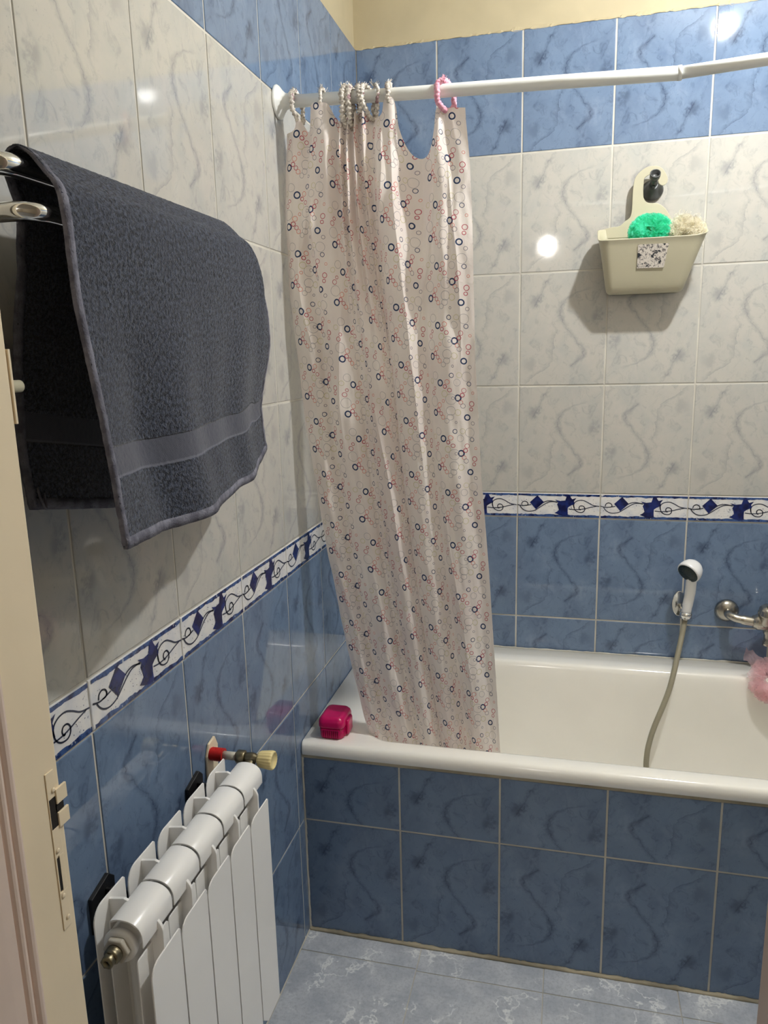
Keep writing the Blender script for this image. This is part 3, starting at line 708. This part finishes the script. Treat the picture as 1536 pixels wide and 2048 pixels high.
# curtain rings: fabric wrapped hoops round the rod
def rod_z(x): return 2.0245-(x-.02)*.0324
def ring_thing(x, lean, kind, thick, h, label, group, seed, yaw=0.0):
    r_ = random.Random(seed); zc = rod_z(x)+.0185-h/2; rz = h/2; ry = .0215; mb = MB(); n = 96; seg = 12
    path = []; R = []
    for k in range(n+1):
        a = 2*PI*k/n
        yy = ry*math.sin(a); zz = rz*math.cos(a); s = -zz/rz
        path.append((x+lean*(.5-zz/(2*rz))+yaw*yy+.0012*math.sin(a*5+seed), -.668+yy, zc+zz))
        kk = 1.0 if kind == 'wrap' else .35
        R.append(thick*(1.12+kk*(.28*math.sin(a*26+seed)+r_.uniform(-.16, .16))))
    loops = []
    for k in range(n):
        p = Vector(path[k]); t = (Vector(path[k+1])-Vector(path[k-1] if k else path[n-1])).normalized()
        nx = t.cross(Vector((1, 0, 0))).normalized(); bx = t.cross(nx)
        loops.append([p+(nx*math.cos(2*PI*q/seg)+bx*math.sin(2*PI*q/seg))*R[k]*(1+.12*math.sin(q*2.4+k)) for q in range(seg)])
    loops.append(loops[0]); mb.rings(loops, M[kind], cap0=False, cap1=False)
    # frayed tuft where the wrapping is knotted, on top of the rod
    for _ in range(26 if kind == 'wrap' else 34):
        a = r_.uniform(-.9, .9); b = Vector((x+r_.uniform(-.004, .004), -.668+ry*math.sin(a)-.001, zc+rz*math.cos(a)))
        d = Vector((r_.uniform(-1, 1), r_.uniform(-.6, .6), r_.uniform(.4, 1.3))).normalized()*r_.uniform(.006, .013); sd = Vector((r_.uniform(-1, 1), r_.uniform(-1, 1), 0)).normalized()*.0011
        mb.quad([b-sd, b+sd, b+d+sd*.6, b+d-sd*.6], M[kind])
    o = mb.build('curtain_ring', recalc=False)
    return tag(o, label, 'curtain ring', group)
G = 'fabric-wrapped rings holding the shower curtain'
ring_thing(.042, .010, 'wrap', .0042, .062, 'grey scrunched fabric curtain ring nearest the left wall', G, 1, .2)
ring_thing(.106, .000, 'wrap', .0030, .052, 'thin frayed curtain ring with a red stitch, second from the left wall', G, 2)
ring_thing(.154, .001, 'wrap', .0056, .074, 'thick fluffy curtain ring, left one of the tight bunch', G, 3)
ring_thing(.1665, .002, 'wrap', .0052, .078, 'thick satin-wrapped curtain ring, second one of the tight bunch', G, 4)
ring_thing(.183, .006, 'wrap', .0044, .062, 'dark streaked curtain ring, third one of the tight bunch', G, 5, -.3)
ring_thing(.199, .016, 'wrap', .0044, .066, 'pale curtain ring leaning right at the end of the tight bunch', G, 6, .4)
ring_thing(.222, -.002, 'wrap', .0032, .056, 'slim brown and white curtain ring mostly hidden behind the rod', G, 7, -.5)
ring_thing(.251, .003, 'wrap', .0042, .048, 'white padded curtain ring on the tall curtain tab before the gap', G, 8)
ring_thing(.368, .004, 'pink_wrap', .0050, .058, 'pink ribbon-wrapped curtain ring at the right end of the curtain', G, 9, .7)

# ================================================================ TOWEL RAIL + TOWEL
tr = thing('towel_rail', 'double chrome towel rail on the left wall behind the blue towel', 'towel rail', (.0, -1.4, 1.65))
def rail(xo, z, r, y0, y1, name):
    e = .022; pts = [(.003, y0, z)]
    pts += [(lerp(.003, xo-e, k/5), y0, z) for k in range(1, 6)]
    pts += [(xo-e+e*math.sin(a), y0+e-e*math.cos(a), z) for a in [PI/2*k/8 for k in range(1, 9)]]
    pts += [(xo, lerp(y0+e, y1-e, k/10), z) for k in range(1, 11)]
    pts += [(xo-e+e*math.cos(a), y1-e+e*math.sin(a), z) for a in [PI/2*k/8 for k in range(1, 9)]]
    pts += [(lerp(xo-e, .003, k/5), y1, z) for k in range(1, 6)]
    mb = MB(); mb.tube(pts, r, M['chrome'], 24); part_to(mb.build(name), tr)
rail(.094, 1.6715, .0112, -1.674, -1.205, 'upper_bar'); rail(.126, 1.6245, .0094, -1.674, -1.205, 'lower_bar')
for y in (-1.674, -1.205):
    mb = MB(); mb.prism([(y-.017, 1.60), (y+.017, 1.60), (y+.017, 1.70), (y-.017, 1.70)], .0022, .009, 'yz', M['chrome']); part_to(mb.build('wall_plate', bevel=.003), tr)

def towel_point(a, l):
    """a: 0 near edge .. 1 far edge; l: metres along the cloth from the back hem (0) to the front hem (.832)"""
    droop = .085*smoothstep(.86, 1.0, a)**1.3
    zr = 1.692-droop
    # the section as a list of (x, z) control points
    xf = lerp(.160, .106, smoothstep(.2, 1, a)); zbot_b = interp([(0, 1.318), (.35, 1.282), (1, 1.285)], a)
    zf = interp([(0, 1.281), (.25, 1.272), (.5, 1.274), (.78, 1.284), (.93, 1.303), (1, 1.322)], a)
    back = [(.036, zbot_b), (.030, 1.40), (.034, 1.52), (.050, 1.62), (.072, zr-.016)]
    top = [(.086, zr-.001), (.101, zr-.003), (.121, zr-.022), (lerp(.145, .141, a)-.014*smoothstep(.9, 1, a), zr-.056)]
    front = [(lerp(.150, .128, a), lerp(1.56, 1.50, a)), (lerp(.156, .114, a), 1.42), (xf, zf)]
    return back+top+front
def towel():
    na, nl = 210, 340; hem = []; grid = []
    for i in range(na+1):
        a = i/na; cp = catmull(towel_point(a, 0), 14)
        d = [0.0]
        for k in range(1, len(cp)): d.append(d[-1]+math.hypot(cp[k][0]-cp[k-1][0], cp[k][1]-cp[k-1][1]))
        tot = d[-1]; col = []; k = 0; ltop = None
        for j in range(nl+1):
            t = tot*j/nl
            while k < len(d)-2 and d[k+1] < t: k += 1
            f = (t-d[k])/max(1e-9, d[k+1]-d[k]); x, z = lerp(cp[k][0], cp[k+1][0], f), lerp(cp[k][1], cp[k+1][1], f)
            s = j/nl; front = s > .5; h = max(0, 1.68-z)
            # y of the near and far edges down each layer
            if front:
                yn = interp([(0, -1.641), (.05, -1.654), (.14, -1.657), (.28, -1.648), (.41, -1.632)], h)
                yf = interp([(0, -1.125), (.03, -1.112), (.08, -1.100), (.18, -1.098), (.28, -1.106), (.33, -1.090), (.40, -1.062)], h)
            else:
                yn = interp([(0, -1.641), (.04, -1.600), (.10, -1.594), (.20, -1.606), (.30, -1.615), (.42, -1.613)], h); yf = interp([(0, -1.125), (.1, -1.10), (.4, -1.06)], h)
            y = lerp(yn, yf, a)
            if front:
                g = smoothstep(.06, .30, h)
                x += g*(-.015*math.exp(-((a-.17-.12*h)/.075)**2)+.0045*math.sin(a*15+1.2+h*2)+.0022*math.sin(a*31+2)+.004*noise.noise(Vector((a*4, h*5, 2))))
            else:
                x += smoothstep(.05, .3, h)*.006*math.sin(a*11)
                x = max(x, .012)
            x += .0010*noise.noise(Vector((a*190, s*330, 1)))+.0006*noise.noise(Vector((a*330, s*560, 9)))
            z += .0009*noise.noise(Vector((a*170, s*300, 5)))
            col.append((x, y, z))
        grid.append(col)
    mb = MB(); Lt = .832; W = .53
    mb.rings(grid, M['towel'], closed=False, uvf=lambda a, j: (a/na*W, j/nl*Lt))
    o = mb.build('towel', solid=.0045, recalc=False)
    tag(o, 'dark navy blue terry hand towel draped over the chrome rail', 'towel')
    # bound edges
    def hemstrip(pts, wid, nm):
        mb = MB(); loops = []
        for (p, q) in pts:   # p edge point, q inward direction point
            p, q = Vector(p), Vector(q); d = (q-p).normalized()*wid; nn = Vector((1, 0, 0)); nn = (nn-d.normalized()*nn.dot(d.normalized()))
            if nn.length < .2: nn = Vector((0, 0, 1))
            nn = nn.normalized()*.0034
            e = p-d*.12
            loops.append([e+nn*.7, p+d*.5+nn*1.1, p+d+nn*.9, p+d-nn*.9, p+d*.5-nn*1.1, e-nn*.7])
        mb.rings(loops, M['hem']); h = mb.build(nm, recalc=True); h.parent = o; return h
    st = 3
    hemstrip([(grid[0][j], grid[6][j]) for j in range(0, nl+1, st)], .0085, 'side_hem')
    hemstrip([(grid[na][j], grid[na-6][j]) for j in range(0, nl+1, st)], .0085, 'side_hem')
    hemstrip([(grid[i][nl], grid[i][nl-8]) for i in range(0, na+1, st)], .012, 'end_hem')
    hemstrip([(grid[i][0], grid[i][8]) for i in range(0, na+1, st)], .012, 'end_hem')
    mb = MB(); p = Vector(grid[4][10]); p.x += .005
    mb.tube(catmull([(p.x, p.y, p.z), (p.x+.006, p.y-.004, p.z-.012), (p.x+.004, p.y+.006, p.z-.026), (p.x, p.y+.010, p.z-.008)], 6), .0014, M['hem'], 8)
    h = mb.build('hanging_loop'); h.parent = o
towel()

# ================================================================ RADIATOR
def arc(cx, cz, r, a0, a1, n=8): return [(cx+r*math.cos(math.radians(lerp(a0, a1, k/n))), cz+r*math.sin(math.radians(lerp(a0, a1, k/n)))) for k in range(n+1)]
rad = thing('radiator', 'white five-section aluminium radiator on the blue tiled left wall', 'radiator', (.1, -1.415, .34))
YN, PITCH = -1.616, .0782; XM = .094; ZH, ZL = .752, .352
for i in range(5):
    y0 = YN+i*PITCH; y1 = y0+PITCH-.0044; yc = (y0+y1)/2; wm = M['white_paint']; mb = MB()
    # curved cover over the header, open underneath, and its mirror at the bottom
    for (zb_, sg) in ((.754, 1), (.350, -1)):
        outer = [(.078, zb_+sg*.016), (.0785, zb_+sg*.026), (.082, zb_+sg*.030), (.090, zb_+sg*.0325), (.099, zb_+sg*.0330), (.108, zb_+sg*.0318), (.116, zb_+sg*.0280), (.122, zb_+sg*.0215), (.125, zb_+sg*.012), (.125, zb_-sg*.004)]
        inner = [(x+(.0024 if x < .085 else -.0016 if x > .113 else 0), z-sg*(.0024 if .08 < x < .120 else .0)) for x, z in reversed(outer)]
        mb.prism(catmull(outer, 3)+catmull(inner, 3), y0, y1, 'xz', wm, True)
    def plate(x, ya, yb, zt, zb, r, t=.0022):
        poly = [(ya+r, zb)]+[(yb-.003, zb), (yb, zb+.003), (yb, zt-.003), (yb-.003, zt)]+[(ya+r-r*math.sin(math.radians(a)), zt-r+r*math.cos(math.radians(a))) for a in range(0, 91, 15)]+[(ya, zb+r)]
        mb.prism(poly, x-t/2, x+t/2, 'yz', wm)
    plate(.132, y0, y1+.0014, .721, .308, .020)
    plate(.114, y0-.001, y1+.002, .729, .34, .006)
    plate(.072, y0+.004, y1-.004, .742, .34, .016)
    plate(.055, y0+.001, y1-.001, .791, .318, .022)
    web = [(.055, .784), (.078, .7875), (.084, .785)]+arc(.108, .745, .0245, 62, 8, 8)+[(.132, .722), (.132, .312), (.127, .303), (.10, .300), (.062, .304), (.055, .32)]
    mb.prism(web, yc-.0023, yc+.0023, 'xz', wm)
    lo = []
    for z in (.36, .75): lo.append([(XM+.0115*math.cos(2*PI*k/16), yc+.019*math.sin(2*PI*k/16), z) for k in range(16)])
    mb.rings(lo, wm)
    part_to(mb.build('radiator_section', bevel=.0006, recalc=True), rad)
for zc in (ZH, ZL):
    mb = MB(); mb.tube([(XM, YN+.004, zc), (XM, YN+5*PITCH, zc)], .0195, M['white_paint'], 28); part_to(mb.build('header_pipe'), rad)
    mb = MB(); o = (XM, YN-.001, zc); ax = (0, -1, 0)
    mb.lathe([(.0205, -.006), (.0225, -.004), (.0230, .002), (.0218, .005), (.017, .0055)], o, ax, M['white_paint'], 36)
    part_to(mb.build('end_cap'), rad)
    mb = MB(); mb.lathe([(.0172, .005), (.0182, .007), (.0182, .012), (.0165, .0135)], o, ax, M['pipe'], 6); part_to(mb.build('hex_bushing', bevel=.0008), rad)
vent = MB(); o = (XM, YN-.001, ZH); ax = (0, -1, 0)
vent.lathe([(.0112, .013), (.0112, .0155), (.0100, .0165), (.0112, .018), (.0100, .0195), (.0112, .021), (.0095, .023), (.0088, .0245)], o, ax, M['brass'], 24)
vent.lathe([(.0088, .024), (.0092, .0255), (.0092, .031), (.0080, .0325), (.0042, .0327), (.0040, .027)], o, ax, M['brass'], 6, cap=False)
vent.lathe([(.0041, .028), (.0001, .028)], o, ax, M['hole_shade'], 6, cap=False)  # dark disc paints the shade down in the hex socket
part_to(vent.build('air_vent', recalc=True), rad)
for yb in (-1.527, -1.252):
    mb = MB(); mb.prism([(yb-.028, .695), (yb+.022, .700), (yb+.026, .752), (yb+.014, .764), (yb-.028, .752)], .002, .009, 'yz', M['black_metal'])
    mb.box(.009, .052, yb+.002, yb+.006, .70, .748, M['black_metal']); mb.box(.052, .078, yb+.002, yb+.006, .70, .716, M['black_metal'])
    for (dy, zz) in ((-.014, .715), (.012, .738)): mb.lathe([(.005, 0), (.006, .004), (.002, .006)], (.009, yb+dy, zz), (1, 0, 0), M['black_metal'], 6)
    part_to(mb.build('wall_bracket', bevel=.001), rad)
vy, vz = -1.188, .770
mb = MB(); mb.prism([(vy-.016, .69), (vy+.022, .70), (vy+.030, .774), (vy+.020, .795), (vy-.004, .790), (vy-.014, .770)], .0022, .007, 'yz', M['cream_paint']); part_to(mb.build('wall_patch', bevel=.0012), rad)
mb = MB(); mb.lathe([(.0125 if k % 2 == 0 else .0098, .006+k*.0019) for k in range(15)], (0, vy, vz), (1, 0, 0), M['red_plastic'], 28); part_to(mb.build('red_sleeve'), rad)
mb = MB(); mb.lathe([(.0076, .030), (.0076, .062)], (0, vy, vz), (1, 0, 0), M['pipe'], 24); part_to(mb.build('supply_pipe'), rad)
mb = MB(); mb.lathe([(.0118, .059), (.0125, .061), (.0125, .074), (.0110, .076)], (0, vy, vz), (1, 0, 0), M['brass'], 6); mb.lathe([(.0082, .075), (.0095, .080), (.0105, .088), (.0095, .094), (.007, .098), (.006, .106)], (0, vy, vz), (1, 0, 0), M['brass'], 24)
mb.tube([(.086, vy, vz-.002), (.088, vy-.012, vz-.010), (XM, vy-.026, ZH), (XM, YN+5*PITCH-.004, ZH)], .0100, M['brass'], 20); part_to(mb.build('valve_body'), rad)
mb = MB(); mb.lathe([(.009, .101), (.0128, .102), (.0150, .106), (.0172, .126), (.0168, .130), (.0145, .132), (.0142, .1305), (.0001, .1305)], (0, vy, vz), (1, 0, 0), M['yellow_plastic'], 72, mod=lambda k, s: 1 if k % 4 < 2 else .955); part_to(mb.build('valve_knob', recalc=True), rad)

# ================================================================ SOAP BOX
sb = thing('soap_box', 'magenta plastic soap box with ribbed base on the corner of the bath', 'soap box', (.078, -.650, .541))
def rbox(mb, x0, x1, y0, y1, zs, m, r=.014):
    mb.rings([rrect(x0+i, x1-i, y0+i, y1-i, max(.002, r-i*.5), z, 6, 3) for i, z in zs], m)
bx0, bx1, by0, by1 = .042, .104, -.694, -.612; z0 = .5412
mb = MB(); rbox(mb, bx0, bx1, by0, by1, [(.003, z0), (.001, z0+.002), (0, z0+.006), (-.001, z0+.0305)], M['magenta_clear'])
for k in range(9):
    xx = lerp(bx0+.010, bx1-.010, k/8); mb.box(xx-.0012, xx+.0012, by0-.0036, by0+.002, z0+.006, z0+.0265, M['magenta'])
for k in range(10):
    yy = lerp(by0+.012, by1-.012, k/9); mb.box(bx1-.002, bx1+.0032, yy-.0012, yy+.0012, z0+.006, z0+.0265, M['magenta'])
mb.box(bx0+.007, bx1-.007, by0-.0038, by0, z0+.0250, z0+.0272, M['magenta'])
part_to(mb.build('soap_box_base'), sb)
mb = MB(); rbox(mb, bx0, bx1, by0, by1, [(-.001, z0+.0305), (-.003, z0+.031), (-.0032, z0+.034), (-.003, z0+.043), (-.001, z0+.050), (.004, z0+.0555), (.010, z0+.0578), (.013, z0+.0565), (.020, z0+.0565)], M['magenta'], .014); part_to(mb.build('soap_box_lid'), sb)
mb = MB(); rbox(mb, bx1+.001, bx1+.010, -.672, -.634, [(.001, z0+.006), (0, z0+.010), (0, z0+.040), (.002, z0+.044)], M['magenta'], .004); part_to(mb.build('clasp'), sb)

# ================================================================ SUCTION HOOK + CADDY + POUFS
hk = thing('suction_hook', 'dark grey rubber hook stuck to the white back wall tiles', 'hook', (.843, -.002, 1.918))
mb = MB(); mb.lathe([(.030, 0), (.0295, .003), (.024, .008), (.018, .016), (.013, .024), (.0115, .03)], (.843, -.002, 1.916), (0, -1, .25), M['rubber'], 36); part_to(mb.build('suction_cup'), hk)
mb = MB(); d = Vector((.02, -1, .55)).normalized(); o = Vector((.843, -.026, 1.924))
mb.tube([o, o+d*.018, o+d*.030], [.0105, .009, .0105], M['rubber'], 24)
mb.lathe([(.0105, .028), (.0135, .032), (.0140, .046), (.0128, .047), (.0112, .045), (.0108, .034), (.0001, .034)], o, d, M['rubber'], 32, cap=False)
mb.tube([(.843, -.024, 1.914), (.843, -.034, 1.913), (.843, -.0385, 1.920)], .0035, M['rubber'], 12)
part_to(mb.build('hook_peg', recalc=True), hk)
cd = thing('shower_caddy', 'cream plastic hanging shower basket on the back wall', 'shower caddy', (.838, -.08, 1.70))
mb = MB()
def brim(ins, k, z_f, z_b):   # k 0 bottom .. 1 top
    x0, x1 = lerp(.727, .700, k)+ins, lerp(.929, .977, k)-ins; y0, y1 = lerp(-.082, -.134, k**.85)+ins, -.033-ins*.6
    pts = rrect(x0, x1, y0, y1, lerp(.018, .030, k), 0, 10, 12)
    return [(x, y, lerp(z_f, z_b, smoothstep(-.134, -.033, y))+.006*smoothstep(.94, .98, x)*k) for x, y, _ in pts]
L = [brim(.018, 0, 1.6345, 1.6345), brim(.010, .0, 1.6352, 1.6352), brim(.004, .0, 1.6380, 1.6380), brim(.001, .02, 1.6430, 1.6430)]
for k in (.1, .25, .4, .55, .7, .85, .97): L.append(brim(0, k, lerp(1.640, 1.772, k), lerp(1.640, 1.812, k)))
L.append(brim(-.0018, .985, 1.7712, 1.8115)); L.append(brim(-.002, 1, 1.7735, 1.8145)); L.append(brim(.0012, 1, 1.7735, 1.8145))
for k in (.85, .6, .3, .08): L.append(brim(.0022, k, lerp(1.642, 1.772, k), lerp(1.642, 1.812, k)))
L.append(brim(.012, .03, 1.6395, 1.6395))
mb.rings(L, M['cream_plastic']); basket = part_to(mb.build('basket', recalc=True), cd)
H = [(.7045, 1.8130), (.716, 1.8155), (.7353, 1.8195), (.758, 1.822), (.7720, 1.8331), (.7844, 1.8421), (.7891, 1.8618), (.7896, 1.9057), (.7926, 1.9383), (.8019, 1.9549), (.8189, 1.9680), (.8341, 1.9718), (.8515, 1.9707), (.865, 1.963), (.8755, 1.9472), (.8793, 1.9341), (.8744, 1.9226), (.8648, 1.9201), (.8557, 1.9273), (.8531, 1.9381), (.8448, 1.9476), (.8307, 1.9495), (.8199, 1.9429), (.8172, 1.9321), (.8175, 1.8994), (.8214, 1.886), (.8318, 1.8776), (.8561, 1.8749), (.8742, 1.8627), (.886, 1.8466), (.897, 1.826), (.915, 1.816), (.94, 1.812)]
poly = catmull(H, 4)+[(.94, 1.79), (.7045, 1.79)]
mb = MB(); mb.prism(poly, -.0355, -.032, 'xz', M['cream_plastic']); part_to(mb.build('hanging_handle', bevel=.0009), cd)
mb = MB(); mb.quad([(.803, -.1093, 1.699), (.872, -.1093, 1.698), (.880, -.1310, 1.757), (.802, -.1310, 1.757)], M['label'])
lab = mb.build('label_sticker', recalc=False, solid=.0006); lab.parent = basket; lab['label'] = 'worn speckled paper label'

def pouf(name, c, r, m, seed, nrib, sq=(1, 1, 1), label='', cat='bath pouf', group=None, strands=0):
    rr = random.Random(seed); mb = MB(); c = Vector(c)
    for _ in range(nrib):
        ax = Vector((rr.gauss(0, 1), rr.gauss(0, 1), rr.gauss(0, 1))).normalized()
        e1 = ax.orthogonal().normalized(); e2 = ax.cross(e1); off = rr.uniform(-.75, .75); ro = math.sqrt(1-off*off)
        a0 = rr.uniform(0, 2*PI); span = rr.uniform(1.2, 3.4); n = 30; fr = rr.uniform(7, 13); ph = rr.uniform(0, 6); w_ = rr.uniform(.22, .42)
        l0, l1, l2 = [], [], []
        for k in range(n+1):
            a = a0+span*k/n; d = (e1*math.cos(a)+e2*math.sin(a))*ro+ax*off
            wv = .13*math.sin(a*fr+ph)+.06*math.sin(a*fr*2.3)
            for (lst, rad, sh) in ((l0, .45, 0), (l1, .78, wv*.6), (l2, 1.0+rr.uniform(-.06, .05), wv*1.3+w_*.3)):
                q = (d+ax*sh).normalized()*rad*r; lst.append(c+Vector((q.x*sq[0], q.y*sq[1], q.z*sq[2])))
        mb.rings([l0, l1, l2], m, closed=False)
    for _ in range(strands):
        d = Vector((rr.gauss(0, 1), rr.gauss(0, 1), rr.gauss(0, 1))).normalized(); t = d.orthogonal().normalized()
        p0 = c+Vector((d.x*sq[0], d.y*sq[1], d.z*sq[2]))*r*rr.uniform(.5, .9); p1 = p0+(d+t*rr.uniform(-1, 1))*r*.3; p2 = p1+(t*rr.uniform(-1, 1)+d*.2)*r*.3
        mb.tube(catmull([p0, p1, p2], 4), .0006, m, 5)
    o = mb.build(name, recalc=False); return tag(o, label, cat, group)
pouf('bath_pouf', (.836, -.083, 1.795), .050, M['green_net'], 4, 90, (1.16, .80, .98), 'green netting bath pouf sitting in the cream basket')
pouf('bath_pouf', (.925, -.083, 1.788), .048, M['cream_net'], 9, 55, (1.05, .75, 1.0), 'cream netting bath pouf at the right of the basket', strands=260)

# ================================================================ HAND SHOWER, HOSE, HOLDER, FAUCET, PINK POUF
hs = thing('hand_shower', 'white hand shower with dark green spray face in its wall holder', 'hand shower', (.988, -.055, .705))
fd = Vector((-.60, -.62, -.50)).normalized(); hc = Vector((.990, -.080, .846))
mb = MB()
prof = [(.001, -.034), (.012, -.0325), (.021, -.028), (.028, -.020), (.0325, -.010), (.0345, 0), (.0348, .008), (.0335, .0115), (.031, .012)]
mb.lathe(prof, hc, fd, M['white_plastic'], 44)
mb.tube(catmull([(.9965, -.066, .846), (.9970, -.066, .815), (.996, -.064, .775), (.992, -.059, .735), (.9895, -.055, .706)], 6), [.0150]*7+[.0152]*6+[.0146]*6+[.0138]*5+[.0125], M['white_plastic'], 28)
body_o = part_to(mb.build('shower_body'), hs)
mb = MB(); mb.lathe([(.0312, .0115), (.0305, .0135), (.0001, .0140)], hc, fd, M['spray'], 40, cap=False)
e1 = fd.orthogonal().normalized(); e2 = fd.cross(e1)
for rr_, nn in ((.008, 6), (.016, 12), (.024, 18)):
    for k in range(nn):
        a = 2*PI*k/nn; mb.lathe([(.0011, .0135), (.0009, .0152)], hc+(e1*math.cos(a)+e2*math.sin(a))*rr_, fd, M['rubber'], 6)
sf_ = mb.build('spray_face', recalc=False); sf_.parent = body_o; sf_['label'] = 'dark green spray face'
mb = MB(); mb.tube([(.9895, -.055, .708), (.9885, -.0545, .690), (.988, -.054, .684)], [.0095, .0095, .008], M['worn_chrome'], 20); part_to(mb.build('hose_nut'), hs)
hd = thing('shower_holder', 'small chrome wall holder clasping the white hand shower', 'shower holder', (.975, -.002, .72))
mb = MB(); mb.prism([(.975+.020*math.cos(2*PI*k/24), .722+.040*math.sin(2*PI*k/24)) for k in range(24)], -.002, -.010, 'xz', M['chrome']); part_to(mb.build('wall_plate', bevel=.002), hd)
mb = MB(); mb.tube([(.978, -.008, .715), (.984, -.026, .703), (.9855, -.038, .700)], .0075, M['chrome'], 16)
loops = []
for k in range(0, 21):
    a = math.radians(150+300*k/20-60*0); c0 = Vector((.9892, -.0555, .703)); dd = Vector((math.sin(a+PI), math.cos(a+PI), 0))
    loops.append([c0+dd*.0150+Vector((0, 0, -.009)), c0+dd*.0178+Vector((0, 0, -.009)), c0+dd*.0178+Vector((0, 0, .009)), c0+dd*.0150+Vector((0, 0, .009))])
mb.rings(loops, M['chrome']); part_to(mb.build('clamp', recalc=True), hd)
hose = [(.988, -.054, .686), (.979, -.075, .645), (.965, -.110, .595), (.953, -.140, .552), (.939, -.165, .507), (.920, -.190, .462), (.899, -.215, .417), (.885, -.235, .379), (.877, -.250, .339), (.877, -.262, .290), (.895, -.275, .215), (.95, -.28, .176), (1.05, -.27, .170), (1.17, -.25, .176), (1.27, -.23, .22), (1.30, -.20, .34), (1.295, -.155, .46), (1.262, -.105, .57), (1.235, -.082, .61), (1.222, -.078, .632)]
mb = MB(); hp = catmull(hose, 30); mb.tube(hp, [.0078+(.00035 if k % 2 else -.00035) for k in range(len(hp))], M['hose'], 18)
tag(mb.build('shower_hose'), 'grey flexible shower hose hanging from the hand shower into the bath', 'shower hose')
fa = thing('bath_faucet', 'worn chrome bath mixer tap on the blue tiles at the right edge', 'faucet', (1.215, -.03, .70))
for x, s in ((1.112, 1), (1.322, -1)):
    mb = MB(); mb.lathe([(.034, 0), (.0345, .003), (.032, .010), (.025, .017), (.015, .021), (.012, .022)], (x, -.002, .706), (0, -1, 0), M['worn_chrome'], 36); part_to(mb.build('wall_rosette'), fa)
    mb = MB(); mb.tube(catmull([(x, -.02, .706), (x, -.040, .704), (x+s*.012, -.052, .701), (x+s*.035, -.057, .697), (x+s*.07, -.060, .693)], 6), [.0125]*6+[.012]*6+[.0125]*6+[.0145]*6+[.0155], M['worn_chrome'], 24); part_to(mb.build('inlet_arm'), fa)
mb = MB(); mb.tube([(1.172, -.062, .695), (1.180, -.062, .695), (1.184, -.062, .695), (1.250, -.062, .695), (1.254, -.062, .695), (1.262, -.062, .695)], [.018, .020, .024, .024, .020, .018], M['worn_chrome'], 32)
mb.lathe([(.026, -.008), (.028, .0), (.028, .022), (.030, .024), (.030, .028), (.028, .03), (.0275, .040), (.020, .048), (.004, .051)], (1.212, -.066, .700), (0, -.25, 1), M['worn_chrome'], 36)
mb.lathe([(.017, 0), (.0175, .018), (.014, .024), (.0135, .044), (.0165, .046), (.0165, .056), (.011, .058)], (1.218, -.066, .683), (0, 0, -1), M['worn_chrome'], 32)
part_to(mb.build('mixer_body'), fa)
mb = MB(); mb.tube(catmull([(1.212, -.070, .742), (1.212, -.095, .752), (1.214, -.135, .760), (1.216, -.165, .772)], 6), [.010]*7+[.008]*6+[.0065]*6, M['worn_chrome'], 16, flat=.6); part_to(mb.build('lever'), fa)
mb = MB(); mb.tube(catmull([(1.235, -.075, .690), (1.240, -.11, .682), (1.242, -.14, .665), (1.243, -.15, .640)], 6), .0125, M['worn_chrome'], 20); part_to(mb.build('spout'), fa)
pk = pouf('bath_pouf', (1.222, -.128, .545), .062, M['pink_net'], 21, 46, (1.1, .8, 1.15), 'pink netting bath pouf hanging below the chrome tap')
mb = MB(); mb.tube(catmull([(1.226, -.118, .60), (1.228, -.108, .64), (1.232, -.112, .675), (1.236, -.113, .696), (1.242, -.112, .68), (1.236, -.12, .63), (1.228, -.125, .60)], 6), .0022, M['pink_wrap'], 8); o = mb.build('hanging_cord'); o.parent = pk
mb = MB(); rr = random.Random(3); lo = []
for k in range(9):   # a loose flap of netting sticking out to the left
    t = k/8; lo.append([Vector((1.205-.062*t, -.125+.012*math.sin(t*7+q), .588+.030*t+(q-2)*.010*(.5+.6*t)+.004*math.sin(k*2+q))) for q in range(5)])
mb.rings(lo, M['pink_net'], closed=False); o = mb.build('loose_flap', recalc=False); o.parent = pk
